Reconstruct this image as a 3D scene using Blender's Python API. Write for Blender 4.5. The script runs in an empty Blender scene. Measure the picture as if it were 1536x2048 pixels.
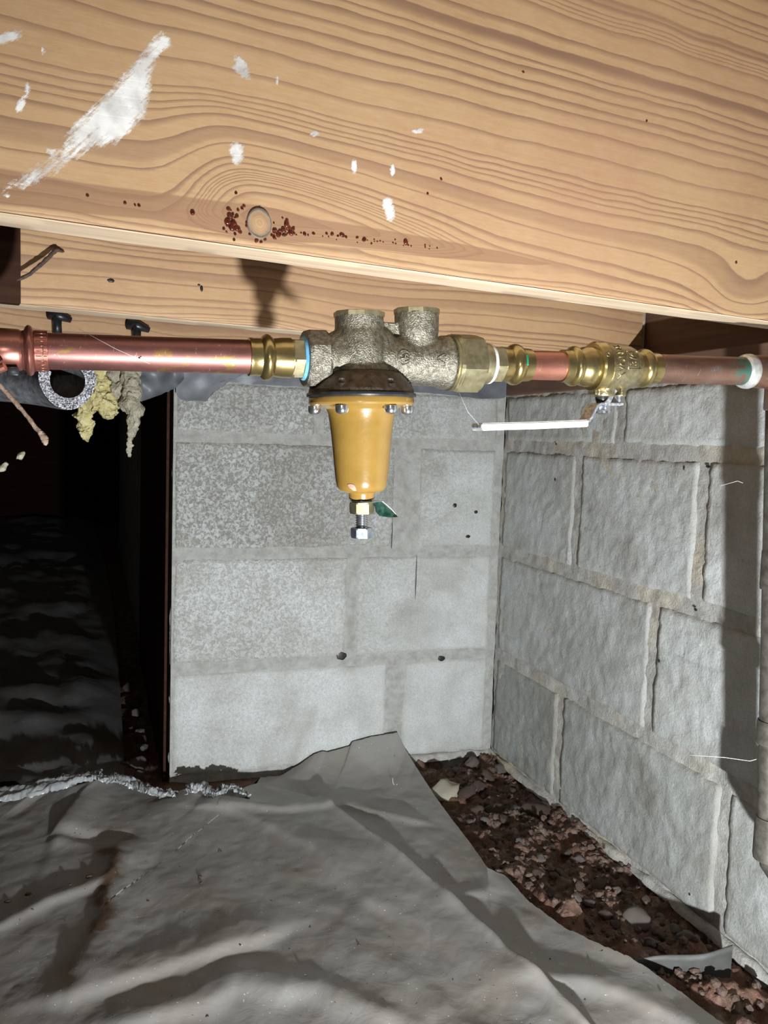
import bpy, bmesh, math, random
import numpy as np
from mathutils import Vector, Matrix, noise

random.seed(7); np.random.seed(7)
scn = bpy.context.scene
COL = scn.collection

# ------------------------------------------------------------------ camera
F = 1705.6; PITCH = 0.0857; ROLL = 0.0327; CAMH = 0.6163
_fw = Vector((0, math.cos(PITCH), -math.sin(PITCH)))
_up0 = Vector((0, math.sin(PITCH), math.cos(PITCH)))
_rt0 = Vector((1, 0, 0))
RT = math.cos(ROLL)*_rt0 + math.sin(ROLL)*_up0
UP = -math.sin(ROLL)*_rt0 + math.cos(ROLL)*_up0
FW = _fw
CAM = Vector((0, 0, CAMH))
cd = bpy.data.cameras.new('camera'); cam = bpy.data.objects.new('camera', cd); COL.objects.link(cam)
cd.sensor_fit = 'VERTICAL'; cd.sensor_height = 36; cd.sensor_width = 27
cd.lens = F/2048*36; cd.clip_start = 0.01; cd.clip_end = 50
cam.matrix_world = Matrix(((RT.x, UP.x, -FW.x, 0), (RT.y, UP.y, -FW.y, 0), (RT.z, UP.z, -FW.z, CAMH), (0, 0, 0, 1)))
scn.camera = cam

# ------------------------------------------------------------------ world, lamps, exposure
w = bpy.data.worlds.new('world'); scn.world = w; w.use_nodes = True
bg = w.node_tree.nodes['Background']; bg.inputs[0].default_value = (0.9, 0.95, 1, 1); bg.inputs[1].default_value = 0.006

def camspace(x, y, z): return CAM + RT*x + UP*y + FW*z
TORCH = camspace(0.206, -0.463, 0.10)
ld = bpy.data.lights.new('work_torch', 'SPOT'); lo = bpy.data.objects.new('work_torch', ld); COL.objects.link(lo)
lo.location = TORCH
aim = Vector((0.06, 1.55, 0.56))
lo.rotation_euler = (aim-TORCH).to_track_quat('-Z', 'Y').to_euler()
ld.energy = 82; ld.color = (0.94, 0.98, 1.0); ld.spot_size = math.radians(124); ld.spot_blend = 1.0; ld.shadow_soft_size = 0.012
ld = bpy.data.lights.new('phone_flash', 'POINT'); lo = bpy.data.objects.new('phone_flash', ld); COL.objects.link(lo)
lo.location = camspace(-0.033, 0.028, -0.01); ld.energy = 1.9; ld.color = (1.0, 0.98, 0.93); ld.shadow_soft_size = 0.004
scn.view_settings.view_transform = 'Standard'; scn.view_settings.look = 'None'
scn.view_settings.gamma = 1.0; scn.view_settings.use_curve_mapping = False
scn.view_settings.exposure = 0.0

# ------------------------------------------------------------------ picture measurements -> world
def ray(px, py): return (RT*((px-768)/F) + UP*((1024-py)/F) + FW)
def at(px, py, z): return CAM + ray(px, py)*z                 # z: depth along the view axis
def hit(px, py, p0, n):
    d = ray(px, py); return CAM + d*((p0-CAM).dot(n)/d.dot(n))
def gnd(px, py, z=0.0): return hit(px, py, Vector((0, 0, z)), Vector((0, 0, 1)))
def depth(p): return (p-CAM).dot(FW)
def proj(p):
    d = p-CAM; z = d.dot(FW); return 768+F*d.dot(RT)/z, 1024-F*d.dot(UP)/z

CORNER = Vector((0.2278, 1.6554, 0))
YF = 0.3244; YR = 0.3297; CH = 0.2032; SILLZ = 0.7057; HJ = 0.7437; YJ = 0.496; DJ = 0.5758
dF = Vector((-math.cos(YF), -math.sin(YF), 0)); nF = Vector((math.sin(YF), -math.cos(YF), 0))   # dF runs from corner to the left
dR = Vector((math.sin(YR), -math.cos(YR), 0)); nR = Vector((-math.cos(YR), -math.sin(YR), 0))
dJ = Vector((math.cos(YJ), math.sin(YJ), 0)); nJ = Vector((-math.sin(YJ), math.cos(YJ), 0))
Z3 = Vector((0, 0, 1))

# ------------------------------------------------------------------ node helper
class NT:
    def __init__(s, name):
        s.m = bpy.data.materials.new(name); s.m.use_nodes = True
        s.t = s.m.node_tree; s.n = s.t.nodes; s.l = s.t.links
        s.b = s.n['Principled BSDF']
    def node(s, typ, **kw):
        n = s.n.new(typ)
        for k, v in kw.items(): setattr(n, k, v)
        return n
    def link(s, a, b): s.l.new(a, b)
    def put(s, sock, v):
        if hasattr(v, 'node'): s.l.new(v, sock)
        elif isinstance(v, (tuple, list)) and len(v) == 3 and sock.type == 'RGBA': sock.default_value = (*v, 1)
        else: sock.default_value = v
    def coord(s, kind='Object', scale=(1, 1, 1)):
        c = s.node('ShaderNodeTexCoord'); m = s.node('ShaderNodeMapping'); m.inputs['Scale'].default_value = scale
        s.link(c.outputs[kind], m.inputs[0]); return m.outputs[0]
    def noise(s, vec, scale, detail=4, rough=.55, dist=0, dim='3D', w=None, out=0):
        n = s.node('ShaderNodeTexNoise', noise_dimensions=dim)
        n.inputs['Scale'].default_value = scale; n.inputs['Detail'].default_value = detail
        n.inputs['Roughness'].default_value = rough; n.inputs['Distortion'].default_value = dist
        if dim == '1D': s.link(w, n.inputs['W'])
        else: s.link(vec, n.inputs['Vector'])
        return n.outputs[out]
    def math(s, op, a, b=0.0, c=0.0, clamp=False):
        n = s.node('ShaderNodeMath', operation=op, use_clamp=clamp)
        for i, v in enumerate((a, b, c)): s.put(n.inputs[i], v)
        return n.outputs[0]
    def ramp(s, fac, *stops, interp='LINEAR'):
        n = s.node('ShaderNodeValToRGB'); n.color_ramp.interpolation = interp
        e = n.color_ramp.elements
        while len(e) < len(stops): e.new(.5)
        for i, (p, c) in enumerate(stops):
            e[i].position = p; e[i].color = (*(c if isinstance(c, tuple) else (c, c, c)), 1)
        s.link(fac, n.inputs[0]); return n.outputs[0]
    def mix(s, fac, a, b, blend='MIX'):
        n = s.node('ShaderNodeMix', data_type='RGBA', blend_type=blend)
        s.put(n.inputs[0], fac); s.put(n.inputs[6], a); s.put(n.inputs[7], b); return n.outputs[2]
    def attr(s, name, out='Fac'):
        n = s.node('ShaderNodeAttribute'); n.attribute_name = name; return n.outputs[out]
    def bump(s, h, strength=.3, dist=.001, prev=None):
        n = s.node('ShaderNodeBump'); n.inputs['Strength'].default_value = strength; n.inputs['Distance'].default_value = dist
        s.link(h, n.inputs['Height'])
        if prev is not None: s.link(prev, n.inputs['Normal'])
        return n.outputs[0]
    def done(s, color, rough=.5, metal=0., normal=None, **kw):
        s.put(s.b.inputs['Base Color'], color); s.put(s.b.inputs['Roughness'], rough); s.put(s.b.inputs['Metallic'], metal)
        if normal is not None: s.link(normal, s.b.inputs['Normal'])
        for k, v in kw.items(): s.put(s.b.inputs[k.replace('_', ' ')], v)
        return s.m

def spotty(name, c1, c2, scale, rough=.5, metal=0., bump=.2, bscale=None, bd=.0005, detail=5, lo=.35, hi=.65, c3=None, **kw):
    t = NT(name); v = t.coord()
    n = t.noise(v, scale, detail, .6)
    col = t.ramp(n, (lo, c1), (hi, c2))
    if c3:
        n3 = t.noise(v, scale*.23, 3); col = t.mix(t.ramp(n3, (.5, 0.), (.68, 1.)), col, c3)
    nb = t.bump(t.noise(v, bscale or scale*3, 4), bump, bd)
    return t.done(col, rough, metal, nb, **kw)

# ------------------------------------------------------------------ materials
def mat_wood_face():
    t = NT('pine_face'); v = t.coord()
    g = t.attr('grain')
    wob = t.noise(t.coord(scale=(5, 5, 40)), 1.0, 4, .6)
    wob2 = t.noise(t.coord(scale=(22, 22, 60)), 1.0, 5, .65)
    g2 = t.math('ADD', g, t.math('ADD', t.math('MULTIPLY', t.math('SUBTRACT', wob, .5), .0040), t.math('MULTIPLY', t.math('SUBTRACT', wob2, .5), .0030)))
    low = t.noise(None, 1.0, 2, .5, dim='1D', w=t.math('MULTIPLY', g2, 16.0))
    ph = t.math('ADD', t.math('MULTIPLY', g2, 100.0), t.math('MULTIPLY', low, 10.0))
    fr = t.math('FRACT', ph)
    line = t.ramp(fr, (0., 0.), (.50, 0.), (.84, .8), (.95, 1.), (1., 0.))
    amp = t.ramp(t.noise(t.coord(scale=(1.5, 1.5, 14)), 1.0, 2), (.3, .55), (.65, 1.))
    line = t.math('MULTIPLY', line, amp)
    fine = t.noise(t.coord(scale=(14, 14, 420)), 1.0, 4, .7)
    blot = t.noise(v, 9, 4, .6)
    early = t.mix(t.ramp(blot, (.35, 0.), (.65, 1.)), (.53, .342, .178), (.46, .28, .143))
    early = t.mix(t.math('MULTIPLY', t.ramp(t.noise(t.coord(scale=(60, 60, 260)), 1.0, 5, .75), (.40, 0.), (.62, 1.)), .38), early, (.60, .42, .25))
    early = t.mix(t.math('MULTIPLY', fine, .35), early, (.42, .24, .13))
    late = t.mix(fine, (.25, .135, .085), (.17, .09, .065))
    col = t.mix(t.math('MULTIPLY', line, .9), early, late)
    band = t.math('ADD', t.attr('band'), t.math('MULTIPLY', t.math('SUBTRACT', wob, .5), .55))
    col = t.mix(t.math('MULTIPLY', t.ramp(band, (.12, 0.), (.26, 1.)), .75), col, t.mix(fine, (.24, .125, .075), (.33, .185, .10)))
    # faint pink stain and grime
    st = t.noise(v, 3.2, 3)
    col = t.mix(t.math('MULTIPLY', t.ramp(st, (.5, 0.), (.72, 1.)), .3), col, (.46, .25, .16))
    # dried white paint: a smear scraped into the grain, and a few flecks
    rot = t.node('ShaderNodeMapping'); t.link(t.coord(), rot.inputs[0]); rot.inputs['Rotation'].default_value = (0, math.radians(48), 0)
    rs = t.node('ShaderNodeMapping'); t.link(rot.outputs[0], rs.inputs[0]); rs.inputs['Scale'].default_value = (55, 55, 330)
    pn = t.math('ADD', t.math('MULTIPLY', t.noise(rs.outputs[0], 1.0, 6, .75), .65), t.math('MULTIPLY', t.noise(t.coord(scale=(260, 260, 500)), 1.0, 5, .7), .35))
    pv = t.math('ADD', t.attr('paint'), t.math('MULTIPLY', t.math('SUBTRACT', pn, .5), 2.7))
    pf = t.ramp(pv, (.34, 0.), (.75, 1.))
    pcol = t.mix(t.ramp(t.noise(v, 40, 5), (.35, 0.), (.6, 1.)), (.50, .48, .45), (.92, .91, .89))
    col = t.mix(t.math('MULTIPLY', pf, .92), col, pcol)
    h = t.math('ADD', t.math('MULTIPLY', fine, .6), t.math('ADD', t.math('MULTIPLY', line, -.3), t.math('MULTIPLY', pf, 1.2)))
    return t.done(col, .62, 0, t.bump(h, .35, .0006), Specular_IOR_Level=.35)

def mat_wood_plain(name, a, b, c, axis_scale=(4, 90, 90), rough=.7):
    t = NT(name)
    n = t.noise(t.coord(scale=axis_scale), 1.0, 5, .65, .4)
    m = t.noise(t.coord(), 11, 4)
    col = t.ramp(n, (.3, a), (.55, b), (.75, c))
    col = t.mix(t.math('MULTIPLY', t.ramp(m, (.45, 0.), (.7, 1.)), .4), col, a)
    return t.done(col, rough, 0, t.bump(n, .4, .0008), Specular_IOR_Level=.15 if rough > .8 else .4)

def mat_block():
    t = NT('concrete_block'); v = t.coord('Object')
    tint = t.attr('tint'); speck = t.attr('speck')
    n1 = t.noise(v, 170, 5, .7); n2 = t.noise(v, 14, 4, .6); n3 = t.noise(v, 420, 3, .7)
    base = t.ramp(n2, (.3, (.50, .505, .49)), (.5, (.60, .62, .61)), (.7, (.68, .71, .72)))
    base = t.mix(t.math('MULTIPLY', t.ramp(n3, (.35, 1.), (.55, 0.)), .35), base, (.24, .235, .22))
    vor = t.noise(v, 175, 4, .6, .8)
    sp = t.math('MULTIPLY', t.ramp(vor, (.40, 1.), (.56, 0.)), speck)
    base = t.mix(t.math('MULTIPLY', sp, .8), base, (.20, .175, .145))
    base = t.mix(t.math('MULTIPLY', t.ramp(n1, (.55, 0.), (.72, 1.)), .45), base, (.74, .80, .82))
    dirt = t.ramp(t.noise(v, 5.5, 4, .6, .5), (.52, 0.), (.70, 1.))
    base = t.mix(t.math('MULTIPLY', dirt, .5), base, (.27, .24, .20))
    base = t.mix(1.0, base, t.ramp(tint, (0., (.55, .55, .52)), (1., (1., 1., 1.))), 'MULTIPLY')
    edge = t.attr('rim')
    base = t.mix(t.math('MULTIPLY', edge, .35), base, (.42, .39, .34))
    h = t.math('ADD', t.math('MULTIPLY', n1, .6), t.math('ADD', t.math('MULTIPLY', n3, .25), t.math('MULTIPLY', sp, -.5)))
    h2 = t.noise(v, 48, 4, .6, .4)
    return t.done(base, .9, 0, t.bump(h, .8, .0022, t.bump(h2, .5, .004)), Specular_IOR_Level=.25)

def mat_mortar(grey=False):
    t = NT('mortar'); v = t.coord()
    n = t.noise(v, 60, 5, .7); m = t.noise(v, 7, 3)
    a = t.ramp(n, (.35, (.34, .33, .31)), (.65, (.50, .49, .46)))
    if grey: a = t.ramp(n, (.35, (.33, .325, .305)), (.65, (.47, .47, .45)))
    b = a if grey else t.ramp(n, (.35, (.42, .37, .28)), (.65, (.60, .55, .43)))
    col = t.mix(t.ramp(m, (.48, 0.), (.66, 1.)), a, b)
    return t.done(col, .92, 0, t.bump(t.noise(v, 260, 4, .7), .9, .002), Specular_IOR_Level=.2)

def mat_soil():
    t = NT('soil'); v = t.coord()
    n = t.noise(v, 60, 6, .75); m = t.noise(v, 8, 4, .6)
    a = t.ramp(n, (.3, (.05, .032, .024)), (.5, (.16, .095, .07)), (.72, (.36, .28, .23)))
    b = t.ramp(n, (.3, (.09, .048, .034)), (.6, (.22, .12, .085)))
    col = t.mix(t.ramp(m, (.47, 0.), (.56, 1.)), a, b)
    return t.done(col, .85, 0, t.bump(n, 1.0, .006), Specular_IOR_Level=.35)

def mat_rock(name, a, b):
    t = NT(name); v = t.coord()
    n = t.noise(v, 130, 5, .7)
    return t.done(t.ramp(n, (.3, a), (.7, b)), .8, 0, t.bump(n, .8, .002), Specular_IOR_Level=.4)

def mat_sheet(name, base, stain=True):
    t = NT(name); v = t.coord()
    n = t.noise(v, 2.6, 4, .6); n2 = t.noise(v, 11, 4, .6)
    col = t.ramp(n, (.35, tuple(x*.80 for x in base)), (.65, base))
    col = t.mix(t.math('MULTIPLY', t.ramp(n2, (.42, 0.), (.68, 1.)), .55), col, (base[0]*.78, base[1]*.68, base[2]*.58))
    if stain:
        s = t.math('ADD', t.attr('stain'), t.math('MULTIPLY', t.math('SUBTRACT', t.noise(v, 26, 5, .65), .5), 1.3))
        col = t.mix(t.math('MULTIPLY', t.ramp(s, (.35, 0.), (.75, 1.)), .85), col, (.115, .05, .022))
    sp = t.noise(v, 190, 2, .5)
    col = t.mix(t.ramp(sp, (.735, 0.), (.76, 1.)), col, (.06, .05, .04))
    sw = t.noise(t.coord(scale=(1.0, 1.0, 1.0)), 330, 1, .4)
    col = t.mix(t.ramp(sw, (.76, 0.), (.78, 1.)), col, (.75, .75, .7))
    h = t.noise(v, 34, 4, .6, 1.0)
    h2 = t.noise(v, 5, 3, .5, .6)
    return t.done(col, t.ramp(n2, (.3, .42), (.7, .62)), 0, t.bump(h, .22, .003, t.bump(h2, .25, .02)), Specular_IOR_Level=.5)

def mat_copper(name, a, b, blotch=None, rough=.32, green=0.0):
    t = NT(name); v = t.coord()
    n = t.noise(t.coord(scale=(18, 60, 60)), 1.0, 5, .65)
    col = t.ramp(n, (.3, a), (.7, b))
    if blotch:
        m = t.noise(t.coord(scale=(28, 75, 75)), 1.0, 4, .6, .6)
        col = t.mix(t.math('MULTIPLY', t.ramp(m, (.60, 0.), (.63, 1.)), .8), col, blotch)
    sc = t.noise(t.coord(scale=(160, 90, 90)), 1.0, 3, .5, 2.5)
    col = t.mix(t.math('MULTIPLY', t.ramp(sc, (.66, 0.), (.70, 1.)), .5), col, (.75, .45, .33))
    if green:
        gn = t.noise(v, 90, 4)
        gf = t.math('MULTIPLY', t.attr('green'), t.ramp(gn, (.4, 0.), (.55, 1.)))
        col = t.mix(gf, col, (.12, .28, .22))
    r = t.ramp(n, (.3, rough-.06), (.7, rough+.14))
    return t.done(col, r, .82, t.bump(t.noise(v, 500, 3), .08, .0003))

M = {}
M['wood'] = mat_wood_face()
M['wood_edge'] = mat_wood_plain('pine_sawn_edge', (.50, .36, .23), (.66, .52, .37), (.76, .64, .48))
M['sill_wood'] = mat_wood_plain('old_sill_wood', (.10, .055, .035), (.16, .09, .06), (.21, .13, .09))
M['dark_wood_shade'] = mat_wood_plain('dark_wood_and_shade', (.030, .014, .009), (.05, .022, .013), (.075, .035, .02), rough=.85)  # dark boards; also the shadow painted on the second joist's left end
M['block'] = mat_block(); M['mortar'] = mat_mortar(); M['mortar_grey'] = mat_mortar(True); M['soil'] = mat_soil()
M['rock_a'] = mat_rock('clod_brown', (.06, .036, .028), (.165, .112, .088))
M['rock_b'] = mat_rock('clod_grey', (.09, .07, .062), (.27, .23, .205))
M['rock_c'] = mat_rock('stone_pale', (.40, .37, .27), (.70, .66, .52))
M['sheet'] = mat_sheet('poly_sheet', (.36, .35, .335))
M['sheet_far'] = mat_sheet('poly_sheet_shaded', (.22, .22, .225), False)  # same plastic as the near sheet, passage shade put into its colour
M['poly_clear'] = spotty('poly_crumpled', (.42, .44, .45), (.66, .69, .72), 60, rough=.22, bump=.5, bscale=90, bd=.002, Transmission_Weight=.25)
M['flap'] = spotty('membrane_grey', (.10, .11, .125), (.17, .18, .20), 20, rough=.45, bump=.4, bscale=60, bd=.001, c3=(.24, .26, .28))
M['strip'] = spotty('strip_grey', (.045, .045, .042), (.085, .085, .08), 30, rough=.6, bump=.3, bscale=90, bd=.001)
M['copper_l'] = mat_copper('copper_bright', (.25, .11, .10), (.33, .145, .125), (.34, .21, .07), .37)
M['copper_s'] = mat_copper('copper_clean', (.48, .19, .13), (.56, .25, .18), None, .34)
M['copper_f'] = mat_copper('copper_fitting', (.36, .14, .11), (.44, .19, .15), None, .28)
M['copper_r'] = mat_copper('copper_aged', (.20, .12, .095), (.33, .185, .13), (.26, .21, .19), .42, green=1.0)
M['brass'] = spotty('brass_pressed', (.38, .285, .12), (.56, .46, .22), 60, rough=.26, metal=.92, bump=.12, bscale=220, bd=.0005, c3=(.34, .24, .09))
M['brass_nut'] = spotty('brass_machined', (.34, .295, .17), (.50, .445, .28), 150, rough=.42, metal=.85, bump=.3, bscale=600, bd=.0003)
M['bronze'] = spotty('bronze_cast', (.17, .155, .12), (.40, .37, .30), 300, rough=.40, metal=.88, bump=1.0, bscale=900, bd=.0009)
M['bronze_dark'] = spotty('bronze_cover', (.06, .042, .028), (.13, .10, .07), 200, rough=.45, metal=.8, bump=.7, bscale=800, bd=.0006)
M['valve_brass'] = spotty('brass_cast', (.30, .25, .14), (.50, .43, .26), 200, rough=.34, metal=.88, bump=.6, bscale=700, bd=.0006)
M['yellow'] = spotty('ochre_enamel', (.26, .15, .032), (.32, .19, .045), 30, rough=.24, bump=.25, bscale=220, bd=.0006, Coat_Weight=.6, Coat_Roughness=.12)
M['steel'] = spotty('zinc_steel', (.55, .56, .58), (.74, .75, .78), 90, rough=.22, metal=.95, bump=.15, bscale=300, bd=.0003)
M['zinc'] = spotty('zinc_lever', (.50, .56, .66), (.92, .94, .97), 260, rough=.35, metal=.75, bump=.5, bscale=500, bd=.0004, lo=.45, hi=.55)
M['screw_head'] = spotty('zinc_blue', (.28, .32, .40), (.52, .56, .62), 160, rough=.35, metal=.85, bump=.3, bscale=500, bd=.0004)
M['black_rubber'] = spotty('black_rubber', (.015, .015, .018), (.035, .035, .04), 60, rough=.3)
M['blue_seal'] = spotty('blue_pipe_compound', (.10, .33, .58), (.22, .52, .75), 120, rough=.3, bump=.5, bscale=400, bd=.0006)
M['white_tape'] = spotty('white_thread_tape', (.62, .64, .62), (.85, .86, .84), 120, rough=.5, bump=.6, bscale=400, bd=.0006)
M['grip'] = spotty('white_vinyl', (.82, .86, .86), (.90, .93, .93), 40, rough=.45, bump=.1, bscale=120, bd=.0003)
M['lever_back'] = spotty('lever_bronze_tint', (.20, .13, .075), (.30, .20, .12), 120, rough=.5, metal=.5)
M['green_tag'] = spotty('green_tag', (.003, .025, .018), (.012, .06, .045), 300, rough=.3, bump=.3, bscale=260, bd=.0005, c3=(.06, .13, .10))
M['green_mark'] = spotty('green_ring', (.015, .20, .11), (.03, .28, .16), 100, rough=.35)
M['pink_chip'] = spotty('bare_patch', (.45, .26, .20), (.52, .33, .26), 200, rough=.6)
M['foam'] = spotty('grey_foam', (.035, .035, .04), (.62, .62, .66), 800, rough=.75, bump=1.0, bscale=900, bd=.0015, lo=.42, hi=.62)
M['foam_skin'] = spotty('foam_skin', (.05, .05, .055), (.14, .14, .15), 120, rough=.4, bump=.6, bscale=200, bd=.001)
M['glass_wool'] = spotty('glass_wool_yellow', (.55, .47, .20), (.78, .70, .38), 80, rough=.95, bump=1., bscale=260, bd=.004)
M['glass_wool_g'] = spotty('glass_wool_grey', (.34, .31, .22), (.55, .51, .40), 80, rough=.95, bump=1., bscale=260, bd=.004)
M['resin'] = spotty('resin', (.045, .008, .004), (.12, .022, .008), 300, rough=.08, Coat_Weight=.5)
M['knot'] = None
M['solder'] = spotty('solder', (.55, .55, .52), (.82, .82, .80), 200, rough=.35, metal=.6, bump=.5, bscale=500, bd=.0005)
M['thread'] = spotty('web_silk', (.8, .8, .8), (.9, .9, .9), 50, rough=.5)
M['black_iron'] = spotty('black_iron', (.02, .022, .026), (.05, .055, .06), 60, rough=.35, metal=.5)
M['stick'] = spotty('dry_stick', (.20, .13, .09), (.40, .29, .22), 200, rough=.85, bump=.8, bscale=500, bd=.001)
M['stick_dark'] = spotty('dark_stick', (.05, .03, .022), (.12, .075, .055), 200, rough=.8, bump=.6, bscale=400, bd=.001)
M['galv'] = spotty('grey_pipe', (.07, .062, .05), (.15, .14, .12), 90, rough=.5, metal=.4)
M['fly'] = spotty('insect', (.008, .008, .008), (.03, .025, .02), 300, rough=.4)

def mat_knot():
    t = NT('knot_wood'); v = t.coord()
    g = t.node('ShaderNodeVectorMath', operation='LENGTH'); t.link(v, g.inputs[0])
    r = t.math('ADD', g.outputs['Value'], t.math('MULTIPLY', t.math('SUBTRACT', t.noise(v, 160, 4), .5), .003))
    f = t.math('MULTIPLY', r, 100.0)            # 1.0 = 10 mm
    col = t.ramp(f, (0., (.42, .25, .13)), (.30, (.46, .29, .15)), (.62, (.38, .22, .12)), (.80, (.30, .22, .15)), (.90, (.075, .075, .07)), (1., (.20, .14, .09)))
    rings = t.math('SINE', t.math('MULTIPLY', r, 3600.0))
    col = t.mix(t.math('MULTIPLY', t.math('MAXIMUM', rings, 0.0), .35), col, (.28, .17, .10))
    return t.done(col, .6, 0, t.bump(t.noise(v, 300, 4), .4, .0006))
M['knot'] = mat_knot()

# ------------------------------------------------------------------ object helpers
def tag(o, label, cat, group=None, kind=None):
    if label: o['label'] = label
    if cat: o['category'] = cat
    if group: o['group'] = group
    if kind: o['kind'] = kind
    return o
def thing(name, label, cat, mw, group=None):
    o = bpy.data.objects.new(name, None); COL.objects.link(o)
    o.empty_display_size = .02
    o.matrix_world = mw if isinstance(mw, Matrix) else Matrix.Translation(mw)
    return tag(o, label, cat, group)
WM = {}
def wm(o):
    return o.matrix_world if o.parent is None else wm(o.parent) @ o.matrix_basis
def link_mesh(name, me, mats, parent=None, origin=None, smooth=True, label=None):
    """me is in world coordinates; it is moved into the frame of its parent (or of ORIGIN)."""
    o = bpy.data.objects.new(name, me); COL.objects.link(o)
    for m in (mats if isinstance(mats, (list, tuple)) else [mats]): me.materials.append(m)
    if parent is not None:
        me.transform(wm(parent).inverted()); o.parent = parent
    elif origin is not None:
        mt = origin if isinstance(origin, Matrix) else Matrix.Translation(origin)
        me.transform(mt.inverted()); o.matrix_world = mt
    if smooth:
        me.polygons.foreach_set('use_smooth', [True]*len(me.polygons))
    me.update()
    if label: o['label'] = label
    return o
def obj(name, bm, mats, parent=None, origin=None, smooth=True, frame=None, label=None, auto=None):
    if frame is not None: bmesh.ops.transform(bm, matrix=frame, verts=bm.verts)
    bmesh.ops.recalc_face_normals(bm, faces=bm.faces)
    if auto is not None:
        for e in bm.edges:
            if len(e.link_faces) == 2 and e.calc_face_angle(0) > auto: e.smooth = False
    me = bpy.data.meshes.new(name); bm.to_mesh(me); bm.free()
    return link_mesh(name, me, mats, parent, origin, smooth, label)

def lathe(bm, prof, seg=48, axis='X', center=(0, 0, 0), poly=0, closed=True, rot=0.):
    """prof: [(t, r)] along axis. Returns nothing; rings joined, ends capped."""
    rings = []
    for t, r in prof:
        ring = []
        for i in range(seg):
            a = 2*math.pi*i/seg + rot
            y, z = r*math.cos(a), r*math.sin(a)
            p = (t, y, z) if axis == 'X' else (y, z, t)
            ring.append(bm.verts.new((p[0]+center[0], p[1]+center[1], p[2]+center[2])))
        rings.append(ring)
    for a, b in zip(rings, rings[1:]):
        for i in range(seg): bm.faces.new((a[i], a[(i+1) % seg], b[(i+1) % seg], b[i]))
    if closed:
        bm.faces.new(rings[0][::-1]); bm.faces.new(rings[-1])
def box(bm, lo, hi, bev=0.0):
    v = [bm.verts.new((x, y, z)) for x in (lo[0], hi[0]) for y in (lo[1], hi[1]) for z in (lo[2], hi[2])]
    fs = [bm.faces.new([v[i] for i in f]) for f in ((0, 1, 3, 2), (4, 6, 7, 5), (0, 4, 5, 1), (2, 3, 7, 6), (0, 2, 6, 4), (1, 5, 7, 3))]
    if bev: bmesh.ops.bevel(bm, geom=list({e for f in fs for e in f.edges}), offset=bev, segments=2, affect='EDGES', profile=.5)
def tube(bm, pts, rad, seg=10):
    pts = [Vector(p) for p in pts]; n = len(pts)
    rad = rad if isinstance(rad, (list, tuple)) else [rad]*n
    rings = []; ref = None
    for i, p in enumerate(pts):
        d = (pts[min(i+1, n-1)]-pts[max(i-1, 0)]).normalized()
        if ref is None:
            ref = d.orthogonal().normalized()
        ref = (ref - d*ref.dot(d)).normalized(); s = d.cross(ref)
        rings.append([bm.verts.new(p+(ref*math.cos(2*math.pi*k/seg)+s*math.sin(2*math.pi*k/seg))*rad[i]) for k in range(seg)])
    for a, b in zip(rings, rings[1:]):
        for i in range(seg): bm.faces.new((a[i], a[(i+1) % seg], b[(i+1) % seg], b[i]))
    bm.faces.new(rings[0][::-1]); bm.faces.new(rings[-1])
def grid_mesh(name, P, attrs=None, flip=False):
    """P: array [n, m, 3]"""
    n, m = P.shape[:2]
    idx = np.arange(n*m).reshape(n, m)
    q = np.stack([idx[:-1, :-1], idx[1:, :-1], idx[1:, 1:], idx[:-1, 1:]], -1).reshape(-1, 4)
    if flip: q = q[:, ::-1]
    me = bpy.data.meshes.new(name)
    me.vertices.add(n*m); me.vertices.foreach_set('co', P.reshape(-1).astype(np.float32))
    me.loops.add(q.size); me.loops.foreach_set('vertex_index', q.reshape(-1).astype(np.int32))
    me.polygons.add(len(q)); me.polygons.foreach_set('loop_start', np.arange(0, q.size, 4, dtype=np.int32))
    me.polygons.foreach_set('loop_total', np.full(len(q), 4, dtype=np.int32))
    for k, a in (attrs or {}).items():
        at_ = me.attributes.new(k, 'FLOAT', 'POINT'); at_.data.foreach_set('value', np.asarray(a, dtype=np.float32).reshape(-1))
    me.update(); me.validate(); return me
def fbm(x, y, z=0., octv=4): return noise.fractal(Vector((x, y, z)), 1.0, 2.0, octv)
# fast vectorised value noise
_P = np.random.RandomState(3).rand(256, 256)
def vn(x, y, s=1.0, seed=0):
    x = np.asarray(x)*s+seed*17.3+1000; y = np.asarray(y)*s+seed*9.7+1000
    xi = np.floor(x).astype(int); yi = np.floor(y).astype(int); fx = x-xi; fy = y-yi
    fx = fx*fx*fx*(fx*(fx*6-15)+10); fy = fy*fy*fy*(fy*(fy*6-15)+10)
    g = lambda a, b: _P[a % 256, b % 256]
    return (g(xi, yi)*(1-fx)+g(xi+1, yi)*fx)*(1-fy)+(g(xi, yi+1)*(1-fx)+g(xi+1, yi+1)*fx)*fy-.5
def vf(x, y, s=1.0, o=4, seed=0, gain=.5):
    r = 0; a = 1.
    for i in range(o): r = r+a*vn(x, y, s*2**i, seed+i); a *= gain
    return r
def seg_dist(X, Y, poly):
    d = np.full(np.shape(X), 1e9)
    for (ax, ay), (bx, by) in zip(poly, poly[1:]):
        dx, dy = bx-ax, by-ay; L = dx*dx+dy*dy+1e-12
        t = np.clip(((X-ax)*dx+(Y-ay)*dy)/L, 0, 1)
        d = np.minimum(d, np.hypot(X-ax-t*dx, Y-ay-t*dy))
    return d
def inside(X, Y, poly):
    r = np.zeros(np.shape(X), bool); n = len(poly)
    for i in range(n):
        ax, ay = poly[i]; bx, by = poly[(i+1) % n]
        c = ((ay > Y) != (by > Y)) & (X < (bx-ax)*(Y-ay)/((by-ay) if by != ay else 1e-12)+ax)
        r ^= c
    return r
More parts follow.
